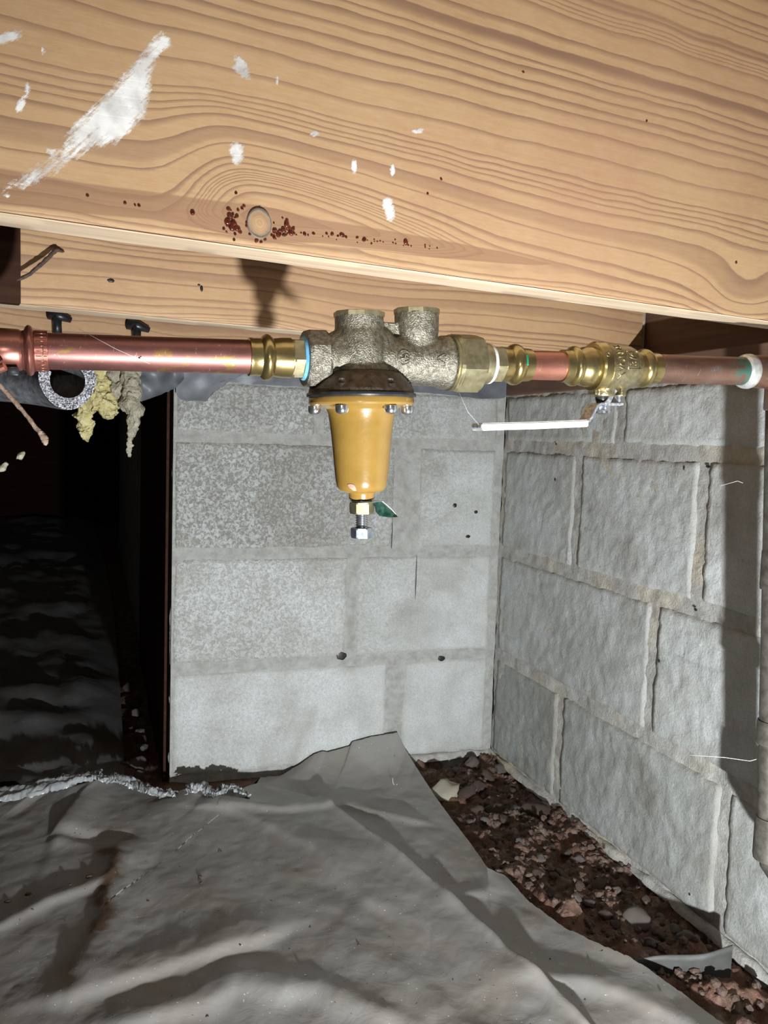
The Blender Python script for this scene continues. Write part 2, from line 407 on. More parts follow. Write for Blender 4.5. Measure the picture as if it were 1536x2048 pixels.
def remeshed(bm, voxel, smooth_it=4, name='tmp'):
    me = bpy.data.meshes.new(name); bmesh.ops.recalc_face_normals(bm, faces=bm.faces); bm.to_mesh(me); bm.free()
    o = bpy.data.objects.new(name, me); COL.objects.link(o)
    r = o.modifiers.new('r', 'REMESH'); r.mode = 'VOXEL'; r.voxel_size = voxel
    if smooth_it:
        s = o.modifiers.new('s', 'SMOOTH'); s.factor = .5; s.iterations = smooth_it
    dg = bpy.context.evaluated_depsgraph_get()
    out = bpy.data.meshes.new_from_object(o.evaluated_get(dg))
    bpy.data.objects.remove(o); bpy.data.meshes.remove(me)
    return out
def text_mesh(s, size, depth_):
    c = bpy.data.curves.new('t', 'FONT'); c.body = s; c.size = size; c.extrude = depth_; c.align_x = 'CENTER'; c.align_y = 'CENTER'
    c.bevel_depth = depth_*.3; c.resolution_u = 3
    o = bpy.data.objects.new('t', c); COL.objects.link(o)
    dg = bpy.context.evaluated_depsgraph_get()
    me = bpy.data.meshes.new_from_object(o.evaluated_get(dg)); bpy.data.objects.remove(o)
    return me

# =================================================================== STRUCTURE
# ---- block walls
def wall_pt(base, d, n, u, z, off): return base + d*u + Z3*z + n*off
def u_of(px, py, base, d, n): return (hit(px, py, base, n)-base).dot(d)

def make_block(wall, base, d, n, u0, u1, z0, z1, speck, tint, seed, proud=.0035, rough_amp=.0016, drop=.0055):
    nu = max(10, int((u1-u0)/.006)); nz = max(8, int((z1-z0)/.006))
    U = np.linspace(0, 1, nu); V = np.linspace(0, 1, nz)
    UU, VV = np.meshgrid(U*(u1-u0)+u0, V*(z1-z0)+z0, indexing='ij')
    # ragged outline
    e = np.minimum.reduce([UU-u0, u1-UU, VV-z0, z1-VV])
    wob = vf(UU, VV, 60, 3, seed)*.0020
    off = proud + vf(UU, VV, 90, 3, seed+5)*rough_amp*1.3 + vf(UU, VV, 9, 2, seed+9)*.0022
    rim = np.clip(1-(e+wob)/.006, 0, 1)
    off = off - rim**2*drop
    edge = (e < 1e-6)
    jit = vf(UU, VV, 28, 3, seed+3)*.005
    UJ = UU + np.where((UU <= u0+1e-6) | (UU >= u1-1e-6), jit, jit*.5)
    VJ = VV + np.where((VV <= z0+1e-6) | (VV >= z1-1e-6), jit, jit*.5)
    off = np.where(edge, -.010, off)
    B = np.array(base); D = np.array(d); N = np.array(n)
    P = B + UJ[..., None]*D + VJ[..., None]*np.array([0, 0, 1.]) + off[..., None]*N
    chips = np.clip((vf(UU, VV, 35, 3, seed+11)-.35)*4, 0, 1)
    P = P - (chips*rim*.004)[..., None]*N
    sp = np.clip(speck(UU, VV), 0, 1) if callable(speck) else np.full(UU.shape, speck)
    rimc = np.clip(1-e/.022 + vf(UU, VV, 30, 3, seed+4)*.9, 0, 1)
    me = grid_mesh('concrete_block', P, {'tint': np.full(UU.shape, tint), 'speck': sp, 'rim': rimc}, flip=((d.cross(Z3)).dot(n) < 0))
    return link_mesh('concrete_block', me, M['block'], wall)

def mortar_face(base, d, n, u0, u1, z0, z1, seed, amp=.0022, off0=-.0008, step=.008):
    nu = int((u1-u0)/step); nz = int((z1-z0)/step)
    UU, VV = np.meshgrid(np.linspace(u0, u1, nu), np.linspace(z0, z1, nz), indexing='ij')
    off = off0 + vf(UU, VV, 45, 4, seed)*amp + vf(UU, VV, 8, 2, seed+2)*amp*.8
    return np.array(base) + UU[..., None]*np.array(d) + VV[..., None]*np.array([0, 0, 1.]) + off[..., None]*np.array(n)

uL = u_of(343, 1200, CORNER, dF, nF)          # left end of the front wall
wf = link_mesh('wall_front', grid_mesh('wall_front', mortar_face(CORNER, dF, nF, 0, uL, -.03, SILLZ, 2), flip=((dF.cross(Z3)).dot(nF) < 0)), M['mortar_grey'], origin=CORNER)
wf['kind'] = 'structure'
G = .0055                                      # half a joint
def uf(px, py): return u_of(px, py, CORNER, dF, nF)
spk = lambda u, z: (u/uL)*1.5-.25 + (z-.2)*1.1
courses_f = [(0, CH, [(0.0, uf(792, 1440)-.004), (uf(792, 1440)+.012, uL)], .25),
             (CH, 2*CH, [(0.0, uf(703, 1210)), (uf(703, 1210), uL)], .6),
             (2*CH, 3*CH, [(0.0, uf(828, 1000)), (uf(797, 1000), uL)], .9),
             (3*CH, SILLZ, [(0.0, uf(640, 820)), (uf(640, 820), uL)], .8)]
k = 0
tints = [.78, .93, .80, .98, .72, .70, .66, .66]
for z0, z1, bl, s in courses_f:
    for a, b in bl:
        make_block(wf, CORNER, dF, nF, a+(G if a > 0 else .012), b-(G if b < uL else 0), z0+G, z1-(G if z1 < SILLZ else 0),
                   (lambda u, z, s=s: s*np.clip((u/uL)*1.6-.15+(z-.3)*.9, 0, 1)), tints[k], 20+k*7, proud=.0022, rough_amp=.001)
        k += 1
uR = 1.55
wr = link_mesh('wall_right', grid_mesh('wall_right', mortar_face(CORNER, dR, nR, -.0, uR, -.03, SILLZ, 11, amp=.0035, off0=-.0008, step=.005), flip=((dR.cross(Z3)).dot(nR) < 0)), M['mortar'], origin=CORNER)
wr['kind'] = 'structure'
def ur(px, py): return u_of(px, py, CORNER, dR, nR)
j2a = ur(1155, 1000); j1a = ur(1303, 1330); j0a = ur(1117, 1500); j3a = ur(1243, 830)
j2b = ur(1402, 1050)
courses_r = [(0, CH, [0.0, j0a, j0a+.40, j0a+.80, j0a+1.2]),
             (CH, 2*CH, [0.0, j1a, j1a+.40, j1a+.80, j1a+1.2]),
             (2*CH, 3*CH, [0.0, j2a, j2b, j2b+.40, j2b+.80]),
             (3*CH, SILLZ, [0.0, j3a, j3a+.40, j3a+.80, j3a+1.2])]
tr = [.10, .22, .22, .3, .3, .50, .66, .7, .6, .6, .62, .8, .8, .7, .7, .8, .85, .85, .8, .8]  # lower courses given darker tints: light falloff painted in
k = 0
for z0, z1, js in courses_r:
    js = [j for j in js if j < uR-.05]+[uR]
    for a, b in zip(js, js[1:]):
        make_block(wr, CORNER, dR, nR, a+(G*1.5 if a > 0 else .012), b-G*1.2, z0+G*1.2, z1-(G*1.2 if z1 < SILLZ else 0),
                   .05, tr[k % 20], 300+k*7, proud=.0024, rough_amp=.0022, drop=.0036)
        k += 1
# rough skirt of mortar squeezed out along the foot of the right wall
def skirt(parent, base, d, n, u0, u1, seed, r=.016):
    us = np.linspace(u0, u1, int((u1-u0)/.006)); th = np.linspace(0, math.pi/2, 7)
    U, T = np.meshgrid(us, th, indexing='ij')
    rr = r*(1+vf(U, T*.02, 18, 3, seed)*.9)
    P = np.array(base)+U[..., None]*np.array(d)+(np.cos(T)*rr)[..., None]*np.array(n)+(np.sin(T)*rr*1.25-.003)[..., None]*np.array([0, 0, 1.])
    return link_mesh('mortar_skirt', grid_mesh('mortar_skirt', P), M['mortar'], parent)
skirt(wr, CORNER, dR, nR, .0, 1.35, 61, .008)
skirt(wf, CORNER, dF, nF, .0, uL*.55, 63, .010)

# return of the foundation running back beside the crawl opening
eL = CORNER + dF*uL
wl = link_mesh('wall_passage', grid_mesh('wall_passage', mortar_face(eL, -dR, dF, 0, 3.2, -.03, SILLZ, 71, step=.02)), M['block'], origin=eL)
wl['kind'] = 'structure'

# ---- ground
BARE = [tuple(gnd(x, y)[:2]) for x, y in ((815, 1500), (1000, 1490), (1600, 1960), (1700, 2200), (1500, 2070), (1300, 1955), (1130, 1868), (980, 1752), (870, 1602))]
GAP = [tuple(gnd(x, y)[:2]) for x, y in ((285, 1580), (268, 1400), (258, 1300))]
def height_soil(X, Y):
    X = np.asarray(X, float); Y = np.asarray(Y, float)
    h = vf(X, Y, 9, 3, 40)*.018 + vf(X, Y, 34, 4, 44, .6)*.020 + vf(X, Y, 120, 2, 48)*.004
    d = np.minimum(seg_dist(X, Y, BARE+[BARE[0]]), seg_dist(X, Y, GAP))
    m = np.where(inside(X, Y, BARE), 1., np.clip(1-d/.02, 0, 1)); m = np.maximum(m, np.clip(1.6-seg_dist(X, Y, GAP)/.05, 0, 1))
    return h*m - .006
def soil_patch(name, x0, x1, y0, y1, step):
    X, Y = np.meshgrid(np.arange(x0, x1, step), np.arange(y0, y1, step), indexing='ij')
    Z = height_soil(X, Y)
    return grid_mesh(name, np.stack([X, Y, Z], -1))
fl = bpy.data.objects.new('floor', None)
me = soil_patch('floor', .0, .62, .78, 1.72, .0032)
fl = link_mesh('floor', me, M['soil'], origin=Vector((0, 0, 0))); fl['kind'] = 'structure'
for rng, st in (((-2.6, .0, .5, 5.6), .03), ((.0, 1.2, -.7, .78), .02), ((.62, 1.2, .78, 1.0), .02), ((-2.6, 0., -.7, .5), .04)):
    X, Y = np.meshgrid(np.linspace(rng[0], rng[1], int((rng[1]-rng[0])/st)+2), np.linspace(rng[2], rng[3], int((rng[3]-rng[2])/st)+2), indexing='ij')
    o = link_mesh('soil_bed', grid_mesh('soil_bed', np.stack([X, Y, height_soil(X, Y)], -1)), M['soil'], fl)

bm = bmesh.new(); box(bm, (-3.0, 5.6, -.05), (1.0, 5.7, HJ+.42)); o = obj('wall_far', bm, M['dark_wood_shade'], origin=Vector((-1, 5.65, 0)), smooth=False); o['kind'] = 'structure'
# subfloor above the joists
bm = bmesh.new(); box(bm, (-2.6, -.7, HJ+.40), (1.6, 3.4, HJ+.42))
ce = obj('ceiling', bm, M['wood_edge'], origin=Vector((0, 0, HJ+.4)), smooth=False); ce['kind'] = 'structure'

# ---- sill plates
def plank(name, base, d, n, u0, u1, z0, z1, t, mat, off=0., bev=.0015, **kw):
    """box with its face at OFF in front of base plane, thickness T behind it"""
    bm = bmesh.new(); box(bm, (u0, -t, z0), (u1, 0, z1), bev)
    mt = Matrix(((d.x, n.x, 0, base.x), (d.y, n.y, 0, base.y), (d.z, n.z, 1, base.z), (0, 0, 0, 1))) @ Matrix.Translation((0, off, 0))
    bmesh.ops.transform(bm, matrix=mt, verts=bm.verts)
    return obj(name, bm, mat, origin=mt @ Matrix.Translation(((u0+u1)/2, -t/2, z0)), smooth=False, **kw)
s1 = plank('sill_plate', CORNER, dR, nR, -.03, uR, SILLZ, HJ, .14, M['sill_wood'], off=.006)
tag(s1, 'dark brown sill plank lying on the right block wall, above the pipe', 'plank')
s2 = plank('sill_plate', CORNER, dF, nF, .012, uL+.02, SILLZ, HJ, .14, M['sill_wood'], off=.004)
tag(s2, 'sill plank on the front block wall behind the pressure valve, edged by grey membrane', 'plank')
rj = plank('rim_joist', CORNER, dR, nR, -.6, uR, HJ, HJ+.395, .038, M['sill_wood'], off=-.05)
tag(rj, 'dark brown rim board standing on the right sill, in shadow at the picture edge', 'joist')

# =================================================================== JOISTS
def joist(label, perp, u0, u1, seed, fine=None, knots=False, depth_=.395):
    base = nJ*perp + Z3*HJ
    mt = Matrix(((dJ.x, nJ.x, 0, base.x), (dJ.y, nJ.y, 0, base.y), (0, 0, 1, base.z), (0, 0, 0, 1)))
    def uv(px, py):
        p = hit(px, py, base, nJ)-base; return p.dot(dJ), p.z
    r0 = .0025
    stepu = .0028 if fine else .01
    us = np.arange(u0, u1, stepu); vs = np.concatenate([[r0*.3], np.arange(r0, depth_, .0028 if fine else .008)])
    U, V = np.meshgrid(us, vs, indexing='ij')
    g = V.copy(); band = np.zeros_like(U); paint = np.full_like(U, -1.)
    if knots:
        uk, vk = uv(518, 447)
        # dark heart band, a long lens through the knot
        pts = [uv(*q) for q in ((-200, 345), (0, 372), (170, 398), (300, 412), (420, 430), (518, 447), (640, 462), (760, 478), (900, 500), (1000, 514), (1115, 532))]
        wid = [.0135, .012, .011, .0105, .0115, .0145, .010, .009, .0075, .0055, .0004]
        pu = [p[0] for p in pts]; pv = [p[1] for p in pts]
        vb = np.interp(U, pu, pv); wb = np.interp(U, pu, wid, right=.00001)
        band = np.clip((1-np.abs(V-vb)/wb)*1.2, -1, 1)
        band = np.where(U > pu[-1], -1, band)
        # lines lifted over the knot: steep on the left, a long slope on the right
        uc, vc = uv(545, 418)
        al = uc-uv(405, 380)[0]; ar = uv(900, 480)[0]-uc
        dv = np.maximum(V-(vb+wb*.25), 0); du = U-uc
        du2 = np.where(du < 0, np.minimum(du+dv*.30, 0), du)
        lift = np.where(du < 0, np.exp(-(np.abs(du2)/al)**2.4), np.exp(-(du2/ar)**1.5))
        low_ = vf(U, V*2, 2.2, 2, seed)*.010*np.clip(V/.12, 0, 1)
        g = V - .072*lift*np.exp(-(dv/.052)**1.7)*np.clip((V-vb)/.012+.8, 0, 1)
        g = g + low_ + vf(U, V*2.5, 9, 2, seed+2)*.0030 + vf(U, V, 30, 2, seed+6)*.0012
        # second faint lens near the right end of the lower edge
        ue, ve = uv(1490, 590)
        e2 = 1-np.hypot((U-ue)/.05, (V-ve)/.020); g = g + .028*np.exp(-(((U-ue)/.06)**2+((V-ve)/.03)**2))
        poly = [(326, 62), (346, 88), (326, 104), (312, 125), (302, 150), (300, 195), (290, 235), (262, 262), (240, 285), (190, 302), (120, 350), (60, 378), (8, 380), (60, 332), (110, 290), (150, 242), (200, 200), (245, 155), (285, 105), (305, 78)]
        P = [uv(*q) for q in poly]
        sd = seg_dist(U, V, P+[P[0]]); ins = inside(U, V, P)
        paint = np.where(ins, np.clip(.50+sd/.012, 0, 1.0), np.clip(.42-sd/.006, -1, 1))
        # scraped thin in its lower left half
        q0 = uv(120, 320)
        paint = paint - .40*np.exp(-(((U-q0[0])/.035)**2+((V-q0[1])/.025)**2))
        for (x, y, a, b, an) in ((15, 74, 20, 7, -30), (484, 128, 15, 8, 40), (484, 146, 16, 6, 25), (836, 262, 14, 4, -15), (630, 268, 9, 5, -20), (474, 302, 12, 14, 0), (474, 318, 8, 10, 0),
                                 (708, 332, 5, 14, 0), (775, 408, 12, 9, -50), (780, 425, 10, 14, 0), (55, 178, 5, 9, 0), (42, 210, 5, 13, 20), (100, 300, 5, 4, 0), (14, 390, 5, 4, 0),
                                 (785, 340, 5, 10, 0), (553, 162, 3, 8, 0), (86, 100, 4, 6, 0)):
            c = uv(x, y); s = .00042
            ca, sa = math.cos(math.radians(-an)), math.sin(math.radians(-an))
            x_ = (U-c[0])*ca+(V-c[1])*sa; y_ = -(U-c[0])*sa+(V-c[1])*ca
            f = 1.45-np.hypot(x_/(a*s*1.05), y_/(b*s*1.05)); paint = np.maximum(paint, np.clip(f, -1, 1))
    else:
        g = V + vf(U, V, 3.3, 2, seed)*.020 + vf(U, V*3, 9, 2, seed+2)*.005
        for (uu, vv, s) in ((.3, .14, .03), (-.35, .05, .02), (1.0, .2, .04)):
            g = g - .02*np.exp(-(((U-uu)/(s*2))**2+((V-vv)/s)**2))
    P3 = np.stack([U, np.zeros_like(U)+vf(U, V, 12, 2, seed+9)*.0006, V], -1)
    P3[:, 0, 1] += .0012
    me = grid_mesh('floor_joist', P3, {'grain': g, 'band': band, 'paint': paint})
    o = bpy.data.objects.new('floor_joist', me); COL.objects.link(o); me.materials.append(M['wood']); o.matrix_world = mt
    me.polygons.foreach_set('use_smooth', [True]*len(me.polygons))
    tag(o, label, 'joist')
    # sawn underside, ends and back
    bm = bmesh.new()
    nu_ = int((u1-u0)/.01)
    sec = [(0.0, r0*.3), (.0009, 0.), (.0165, -.0003), (.034, 0.), (.038, .003), (.038, depth_)]
    rows = []
    for i in range(nu_+1):
        u = u0+(u1-u0)*i/nu_
        rows.append([bm.verts.new((u, y, z+(noise.noise(Vector((u*14, y*60, seed)))*.0006 if 0 < j < 4 else 0))) for j, (y, z) in enumerate(sec)])
    for a, b in zip(rows, rows[1:]):
        for j in range(len(sec)-1): bm.faces.new((a[j], b[j], b[j+1], a[j+1]))
    for row in (rows[0], rows[-1]):
        bm.faces.new(row + [bm.verts.new((row[0].co.x, 0, depth_))])
    bmesh.ops.transform(bm, matrix=mt, verts=bm.verts)
    obj('sawn_edge', bm, M['wood_edge'], o, auto=.6, label='paler square-sawn underside of the timber')
    return o, mt, uv

j1, mj1, uv1 = joist('large front joist of knotty pine with a long white paint smear and resin beads', DJ, -.62, .78, 3, fine=True, knots=True)
rim_u = lambda perp: ((CORNER+nR*-.05-nJ*perp).dot(nR))/(dJ.dot(nR))
j2, mj2, uv2 = joist('second pine joist just behind the large one, marked by the valve shadow', DJ+.4064, -1.3, rim_u(DJ+.4064)-.002, 15)
j3, mj3, uv3 = joist('third joist at the back, its face glimpsed above the left copper pipe', DJ+.8128, -2.0, rim_u(DJ+.8128)-.002, 27)

# knot and resin beads of the front joist
uk, vk = uv1(518, 447)
bm = bmesh.new(); 
ring = []
for r_, h_ in ((.0093, -.0002), (.0088, .0012), (.0078, .0006), (.0055, .0010), (.003, .0012)):
    ring.append([bm.verts.new((r_*math.cos(a)*.98, -h_, r_*1.15*math.sin(a))) for a in [2*math.pi*i/40 for i in range(40)]])
for a, b in zip(ring, ring[1:]):
    for i in range(40): bm.faces.new((a[i], a[(i+1) % 40], b[(i+1) % 40], b[i]))
bm.faces.new(ring[-1])
kn = bpy.data.meshes.new('knot'); bmesh.ops.recalc_face_normals(bm, faces=bm.faces); bm.to_mesh(kn); bm.free()
ko = bpy.data.objects.new('knot', kn); COL.objects.link(ko); kn.materials.append(M['knot']); ko.parent = j1; ko.location = (uk, -.0004, vk)
kn.polygons.foreach_set('use_smooth', [True]*len(kn.polygons)); ko['label'] = 'round knot ringed in dark grey'
rnd = random.Random(4)
beads = [(385, 425, 5), (457, 418, 4), (460, 432, 6), (455, 444, 7), (467, 446, 6), (463, 455, 6), (474, 457, 6), (480, 464, 4), (470, 468, 3), (476, 420, 3), (484, 417, 3), (488, 412, 3),
         (516, 436, 5), (495, 445, 4), (493, 452, 3), (519, 416, 3), (513, 481, 4), (522, 484, 3), (530, 479, 3), (548, 460, 4), (556, 470, 5), (560, 462, 4), (566, 458, 5), (573, 448, 6), (578, 455, 4),
         (581, 466, 5), (586, 458, 4), (568, 470, 4), (548, 474, 4), (543, 470, 3), (574, 440, 3), (565, 436, 2), (609, 468, 4), (616, 470, 2), (627, 467, 3), (653, 467, 3), (664, 468, 4), (684, 470, 5),
         (692, 474, 3), (714, 475, 3), (728, 479, 5), (748, 479, 2), (760, 482, 2), (790, 479, 2), (811, 484, 6), (822, 492, 2), (850, 494, 2), (874, 496, 2), (175, 391, 3), (250, 406, 3), (270, 410, 2),
         (278, 411, 3), (472, 386, 3), (855, 387, 3), (882, 358, 3), (1046, 144, 3), (1293, 242, 3), (1472, 525, 4)]
for _ in range(70):
    t_ = rnd.random(); 
    if t_ < .45: beads.append((560+rnd.gauss(0, 18), 462+rnd.gauss(0, 8), rnd.choice((2, 2, 3))))
    elif t_ < .7: beads.append((462+rnd.gauss(0, 8), 448+rnd.gauss(0, 12), rnd.choice((2, 3, 4))))
    else: beads.append((rnd.uniform(600, 870), 0, rnd.choice((1.5, 2, 2.5))))
bm = bmesh.new()
for x, y, r in beads:
    if y == 0: y = 467+(x-600)*.105+rnd.gauss(0, 3)
    u, v = uv1(x, y); s = r*.00034
    bmesh.ops.create_icosphere(bm, subdivisions=2, radius=1, matrix=Matrix.Translation((u, -.0002, v)) @ Matrix.Rotation(rnd.random()*3, 4, 'Y') @ Matrix.Diagonal((s, s*.7, s*rnd.uniform(1, 1.45), 1)))
bmesh.ops.transform(bm, matrix=mj1, verts=bm.verts)
rb = obj('resin_beads', bm, M['resin'], j1, label='glossy dark red beads of resin around the knot'); rb['kind'] = 'stuff'

# added dark board standing in for the shadow on the second joist's left end
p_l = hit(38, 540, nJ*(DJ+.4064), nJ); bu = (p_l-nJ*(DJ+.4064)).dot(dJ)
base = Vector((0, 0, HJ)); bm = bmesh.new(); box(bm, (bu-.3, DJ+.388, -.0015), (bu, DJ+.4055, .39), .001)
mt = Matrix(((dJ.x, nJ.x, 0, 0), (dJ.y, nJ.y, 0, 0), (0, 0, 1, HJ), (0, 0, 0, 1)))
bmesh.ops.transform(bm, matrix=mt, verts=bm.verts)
b_ = obj('shadow_board', bm, M['dark_wood_shade'], origin=mt @ Matrix.Translation((bu-.02, DJ+.3, .006)), smooth=False)
tag(b_, 'added dark board standing for the shadow on the second joist at the far left', 'board')

# =================================================================== PIPE LINE
A = at(101, 702.5, .60); B = at(1435, 741, .80)
AX = (B-A).normalized(); PY = Z3.cross(AX).normalized(); PZ = AX.cross(PY).normalized()
FR = Matrix(((AX.x, PY.x, PZ.x, A.x), (AX.y, PY.y, PZ.y, A.y), (AX.z, PY.z, PZ.z, A.z), (0, 0, 0, 1)))
def s_at(px, y=0., z=0.):
    lo_, hi_ = -.6, 1.2
    for _ in range(50):
        m = (lo_+hi_)/2
        if proj(FR @ Vector((m, y, z)))[0] < px: lo_ = m
        else: hi_ = m
    return lo_
def k_at(px): return depth(FR @ Vector((s_at(px), 0, 0)))/F        # metres per pixel there
def prof(*pts): return [(s_at(x), r*k_at(x)) for x, r in pts]
def fthing(name, label, cat, px, z=0., group=None):
    return thing(name, label, cat, FR @ Matrix.Translation((s_at(px), 0, z)), group)
def fl_(name, profile, mat, parent, seg=56, label=None, auto=.5):
    bm = bmesh.new(); lathe(bm, profile, seg); return obj(name, bm, mat, parent, frame=FR, label=label, auto=auto)
def hexp(name, x0, x1, r, mat, parent, sides=6, rot=0., ch=.12, label=None):
    """hexagonal collar between two picture columns, corners chamfered"""
    bm = bmesh.new(); a, b = s_at(x0), s_at(x1); R = r*k_at((x0+x1)/2); c = min((b-a)*.22, R*.10)
    seg = sides*8
    rings = []
    for t, lim in ((a, .90), (a+c, 1.), (b-c, 1.), (b, .90)):
        rg = []
        for i in range(seg):
            an = 2*math.pi*i/seg+rot
            la = ((an-rot) % (2*math.pi/sides))-math.pi/sides
            rr = R*math.cos(math.pi/sides)/math.cos(la); rr = min(rr, R*.985)
            rr = min(rr, R*lim*1.0)
            rg.append(bm.verts.new((t, rr*math.cos(an), rr*math.sin(an))))
        rings.append(rg)
    for p, q in zip(rings, rings[1:]):
        for i in range(seg): bm.faces.new((p[i], p[(i+1) % seg], q[(i+1) % seg], q[i]))
    bm.faces.new(rings[0][::-1]); bm.faces.new(rings[-1])
    return obj(name, bm, mat, parent, frame=FR, label=label, auto=.3)
def arc(x0, x1, r0, rb, n=7):
    """a rounded bead from x0 to x1 that stands on radius r0 and reaches rb"""
    return [(x0+(x1-x0)*i/(n-1), r0+(rb-r0)*math.sin(math.pi*i/(n-1))**.7) for i in range(n)]

# far left copper press coupling
t = fthing('press_coupling', 'copper press coupling with a raised bead at the left end of the pipe', 'fitting', 30, -.02)
fl_('body', prof((-90, 40), (-60, 41), (-20, 42), (5, 43), (38, 42), (44, 39), (49, 40), *arc(49, 69, 40, 50.5)[1:], (70, 41), (96, 40.5), (97, 37)), M['copper_f'], t)
bm = bmesh.new()
R_ = 40.9*k_at(85)
for an in range(-75, 76, 14):          # crimp lines pressed in the end ring
    a = math.radians(an); x0, x1 = s_at(72), s_at(94)
    tube(bm, [(x0, -R_*math.cos(a), R_*math.sin(a)), (x1, -R_*math.cos(a), R_*math.sin(a))], .00028, 6)
tube(bm, [(s_at(87), -R_*math.cos(a), R_*math.sin(a)) for a in np.linspace(-.7, .25, 14)], .00028, 6)
obj('crimp_mark', bm, M['copper_f'], t, frame=FR)
bm = bmesh.new(); box(bm, (s_at(14), -.0135, -.0182), (s_at(37), -.008, -.0125), .0006)
obj('sight_slot', bm, M['black_rubber'], t, frame=FR, label='small black rectangular slot')

t = thing('copper_pipe', 'long reddish copper pipe at left with flux stains, a dead fly stuck on it', 'pipe', FR @ Matrix.Translation((s_at(300), 0, -.011)))
fl_('tube', prof((90, 36.5), (200, 35.5), (350, 34.7), (515, 33.8)), M['copper_l'], t, 64)
# the fly
fc = FR @ Vector((s_at(275), -.0118, -.0035))
bm = bmesh.new()
bmesh.ops.create_icosphere(bm, subdivisions=2, radius=1, matrix=Matrix.Translation(fc) @ Matrix.Rotation(.5, 4, 'Y') @ Matrix.Diagonal((.0012, .0007, .0008, 1)))
bmesh.ops.create_icosphere(bm, subdivisions=2, radius=.0005, matrix=Matrix.Translation(fc+Vector((.0014, -.0001, .0006))))
for i in range(6):
    a = i*1.05+.3; d_ = Vector((math.cos(a)*.0022, -.0003, math.sin(a)*.0022)); tube(bm, [fc, fc+d_*.6+Vector((0, -.0007, 0)), fc+d_], .00009, 5)
o = obj('dead_fly', bm, M['fly'], origin=fc); tag(o, 'tiny black dead fly on top of the long copper pipe', 'insect')

t = fthing('press_adapter', 'yellow brass press adapter joining the long pipe to the pressure valve', 'fitting', 550, -.014)
fl_('body', prof((496, 34.5), (497, 38), (503, 38), (506, 37), (520, 37.2), *arc(520, 545, 37.2, 46)[1:], (547, 37.5), (560, 39.5), (580, 40), (583, 36), (612, 34)), M['brass'], t)
hexp('hexagon', 580, 606, 42.5, M['brass_nut'], t, rot=math.radians(8), label='hexagon with a bright lower corner')

# ---------------------------------------------------------------- pressure reducing valve
PV = 722.5; sv = s_at(PV); kv = k_at(PV)
t = thing('pressure_reducing_valve', 'cast bronze pressure reducing valve with two ports on top and an ochre bell hanging below', 'valve', FR @ Matrix.Translation((sv, 0, -350*kv)))
prv = t
cy_v = proj(FR @ Vector((sv, 0, 0)))[1]
def vz(py, px=PV): return (cy_v-py)*kv                 # height above the pipe axis
bm = bmesh.new()
# barrel
lathe(bm, prof((640, 44), (655, 46), (690, 47.5), (740, 48), (820, 47), (880, 48)), 40)
lathe(bm, prof((872, 49), (880, 53), (893, 54), (896, 50), (913, 50)), 40)
# port one leaning into the barrel
s1_, s2_ = s_at(718.5), s_at(833)
k1, k2 = k_at(718), k_at(833)
def vlathe(bm, s, y, pr, seg=40, rot=0.): lathe(bm, pr, seg, 'Z', (s, y, 0), rot=rot)
vlathe(bm, s1_, 0, [(-.010, 60*k1), (18*k1, 58*k1), (46*k1, 53*k1), (60*k1, 49*k1), (66*k1, 48.5*k1), (86*k1, 49*k1)])
vlathe(bm, s2_, 0, [(-.010, 33*k2), (20*k2, 36*k2), (46*k2, 42*k2), (60*k2, 44*k2), (96*k2, 44.5*k2)])
# sloping shoulder on the left of the first port
for f_ in np.linspace(0, 1, 6):
    bmesh.ops.create_icosphere(bm, subdivisions=3, radius=(42-4*f_)*kv, matrix=Matrix.Translation((s_at(673+30*f_), 0, (12+20*f_)*kv)))
for f_ in np.linspace(0, 1, 5):
    bmesh.ops.create_icosphere(bm, subdivisions=3, radius=(45-4*f_)*kv, matrix=Matrix.Translation((s_at(738+16*f_), 0, (10+16*f_)*kv)))
# spherical belly between the ports and the down-leg
bmesh.ops.create_icosphere(bm, subdivisions=3, radius=50*kv, matrix=Matrix.Translation((s_at(735), 0, -4*kv)))
for f_ in np.linspace(0, 1, 6):
    bmesh.ops.create_icosphere(bm, subdivisions=3, radius=(40-4*f_)*k2, matrix=Matrix.Translation((s_at(828+16*f_), 0, (30-34*f_)*k2)))
# web across the top
box(bm, (s_at(755), -.0042, 52*kv), (s_at(800), .0042, 76*kv))
# neck down to the cover
lathe(bm, [(-12*kv, 62*kv), (-30*kv, 66*kv), (-46*kv, 72*kv)], 40, 'Z', (sv, 0, 0))
me = remeshed(bm, .00075, 5)
me.transform(FR)
body = link_mesh('valve_body', me, M['bronze'], t)
# left collar, octagonal
hexp('end_collar', 608, 652, 60, M['bronze'], t, sides=8, rot=math.radians(22.5), label='octagonal cast end collar')
fl_('thread_seal', prof((601, 34), (602, 41), (606, 43.5), (612, 44.5), (616, 42), (619, 36)), M['blue_seal'], t, label='ring of blue thread sealant')
fl_('thread_ring', prof(*[(x_, 52.5 if i % 2 else 55.5) for i, x_ in enumerate(np.linspace(896, 914, 8))]), M['brass_nut'], t, label='three bright thread turns')
# port plugs
for (s, k_, r, ztop, zb, px) in ((s1_, k1, 51.5, 94, 84, 718), (s2_, k2, 46, 103.5, 93, 833)):
    bm = bmesh.new()
    lathe(bm, [(zb*k_, r*k_*.99), (ztop*k_-.0005, r*k_), (ztop*k_, r*k_*.97), (ztop*k_, r*k_*.5), (ztop*k_-.002, r*k_*.48)], 10, 'Z', (s, 0, 0), rot=.2)
    obj('port_rim', bm, M['brass_nut'], t, frame=FR, smooth=False, label='machined faceted rim of the port')
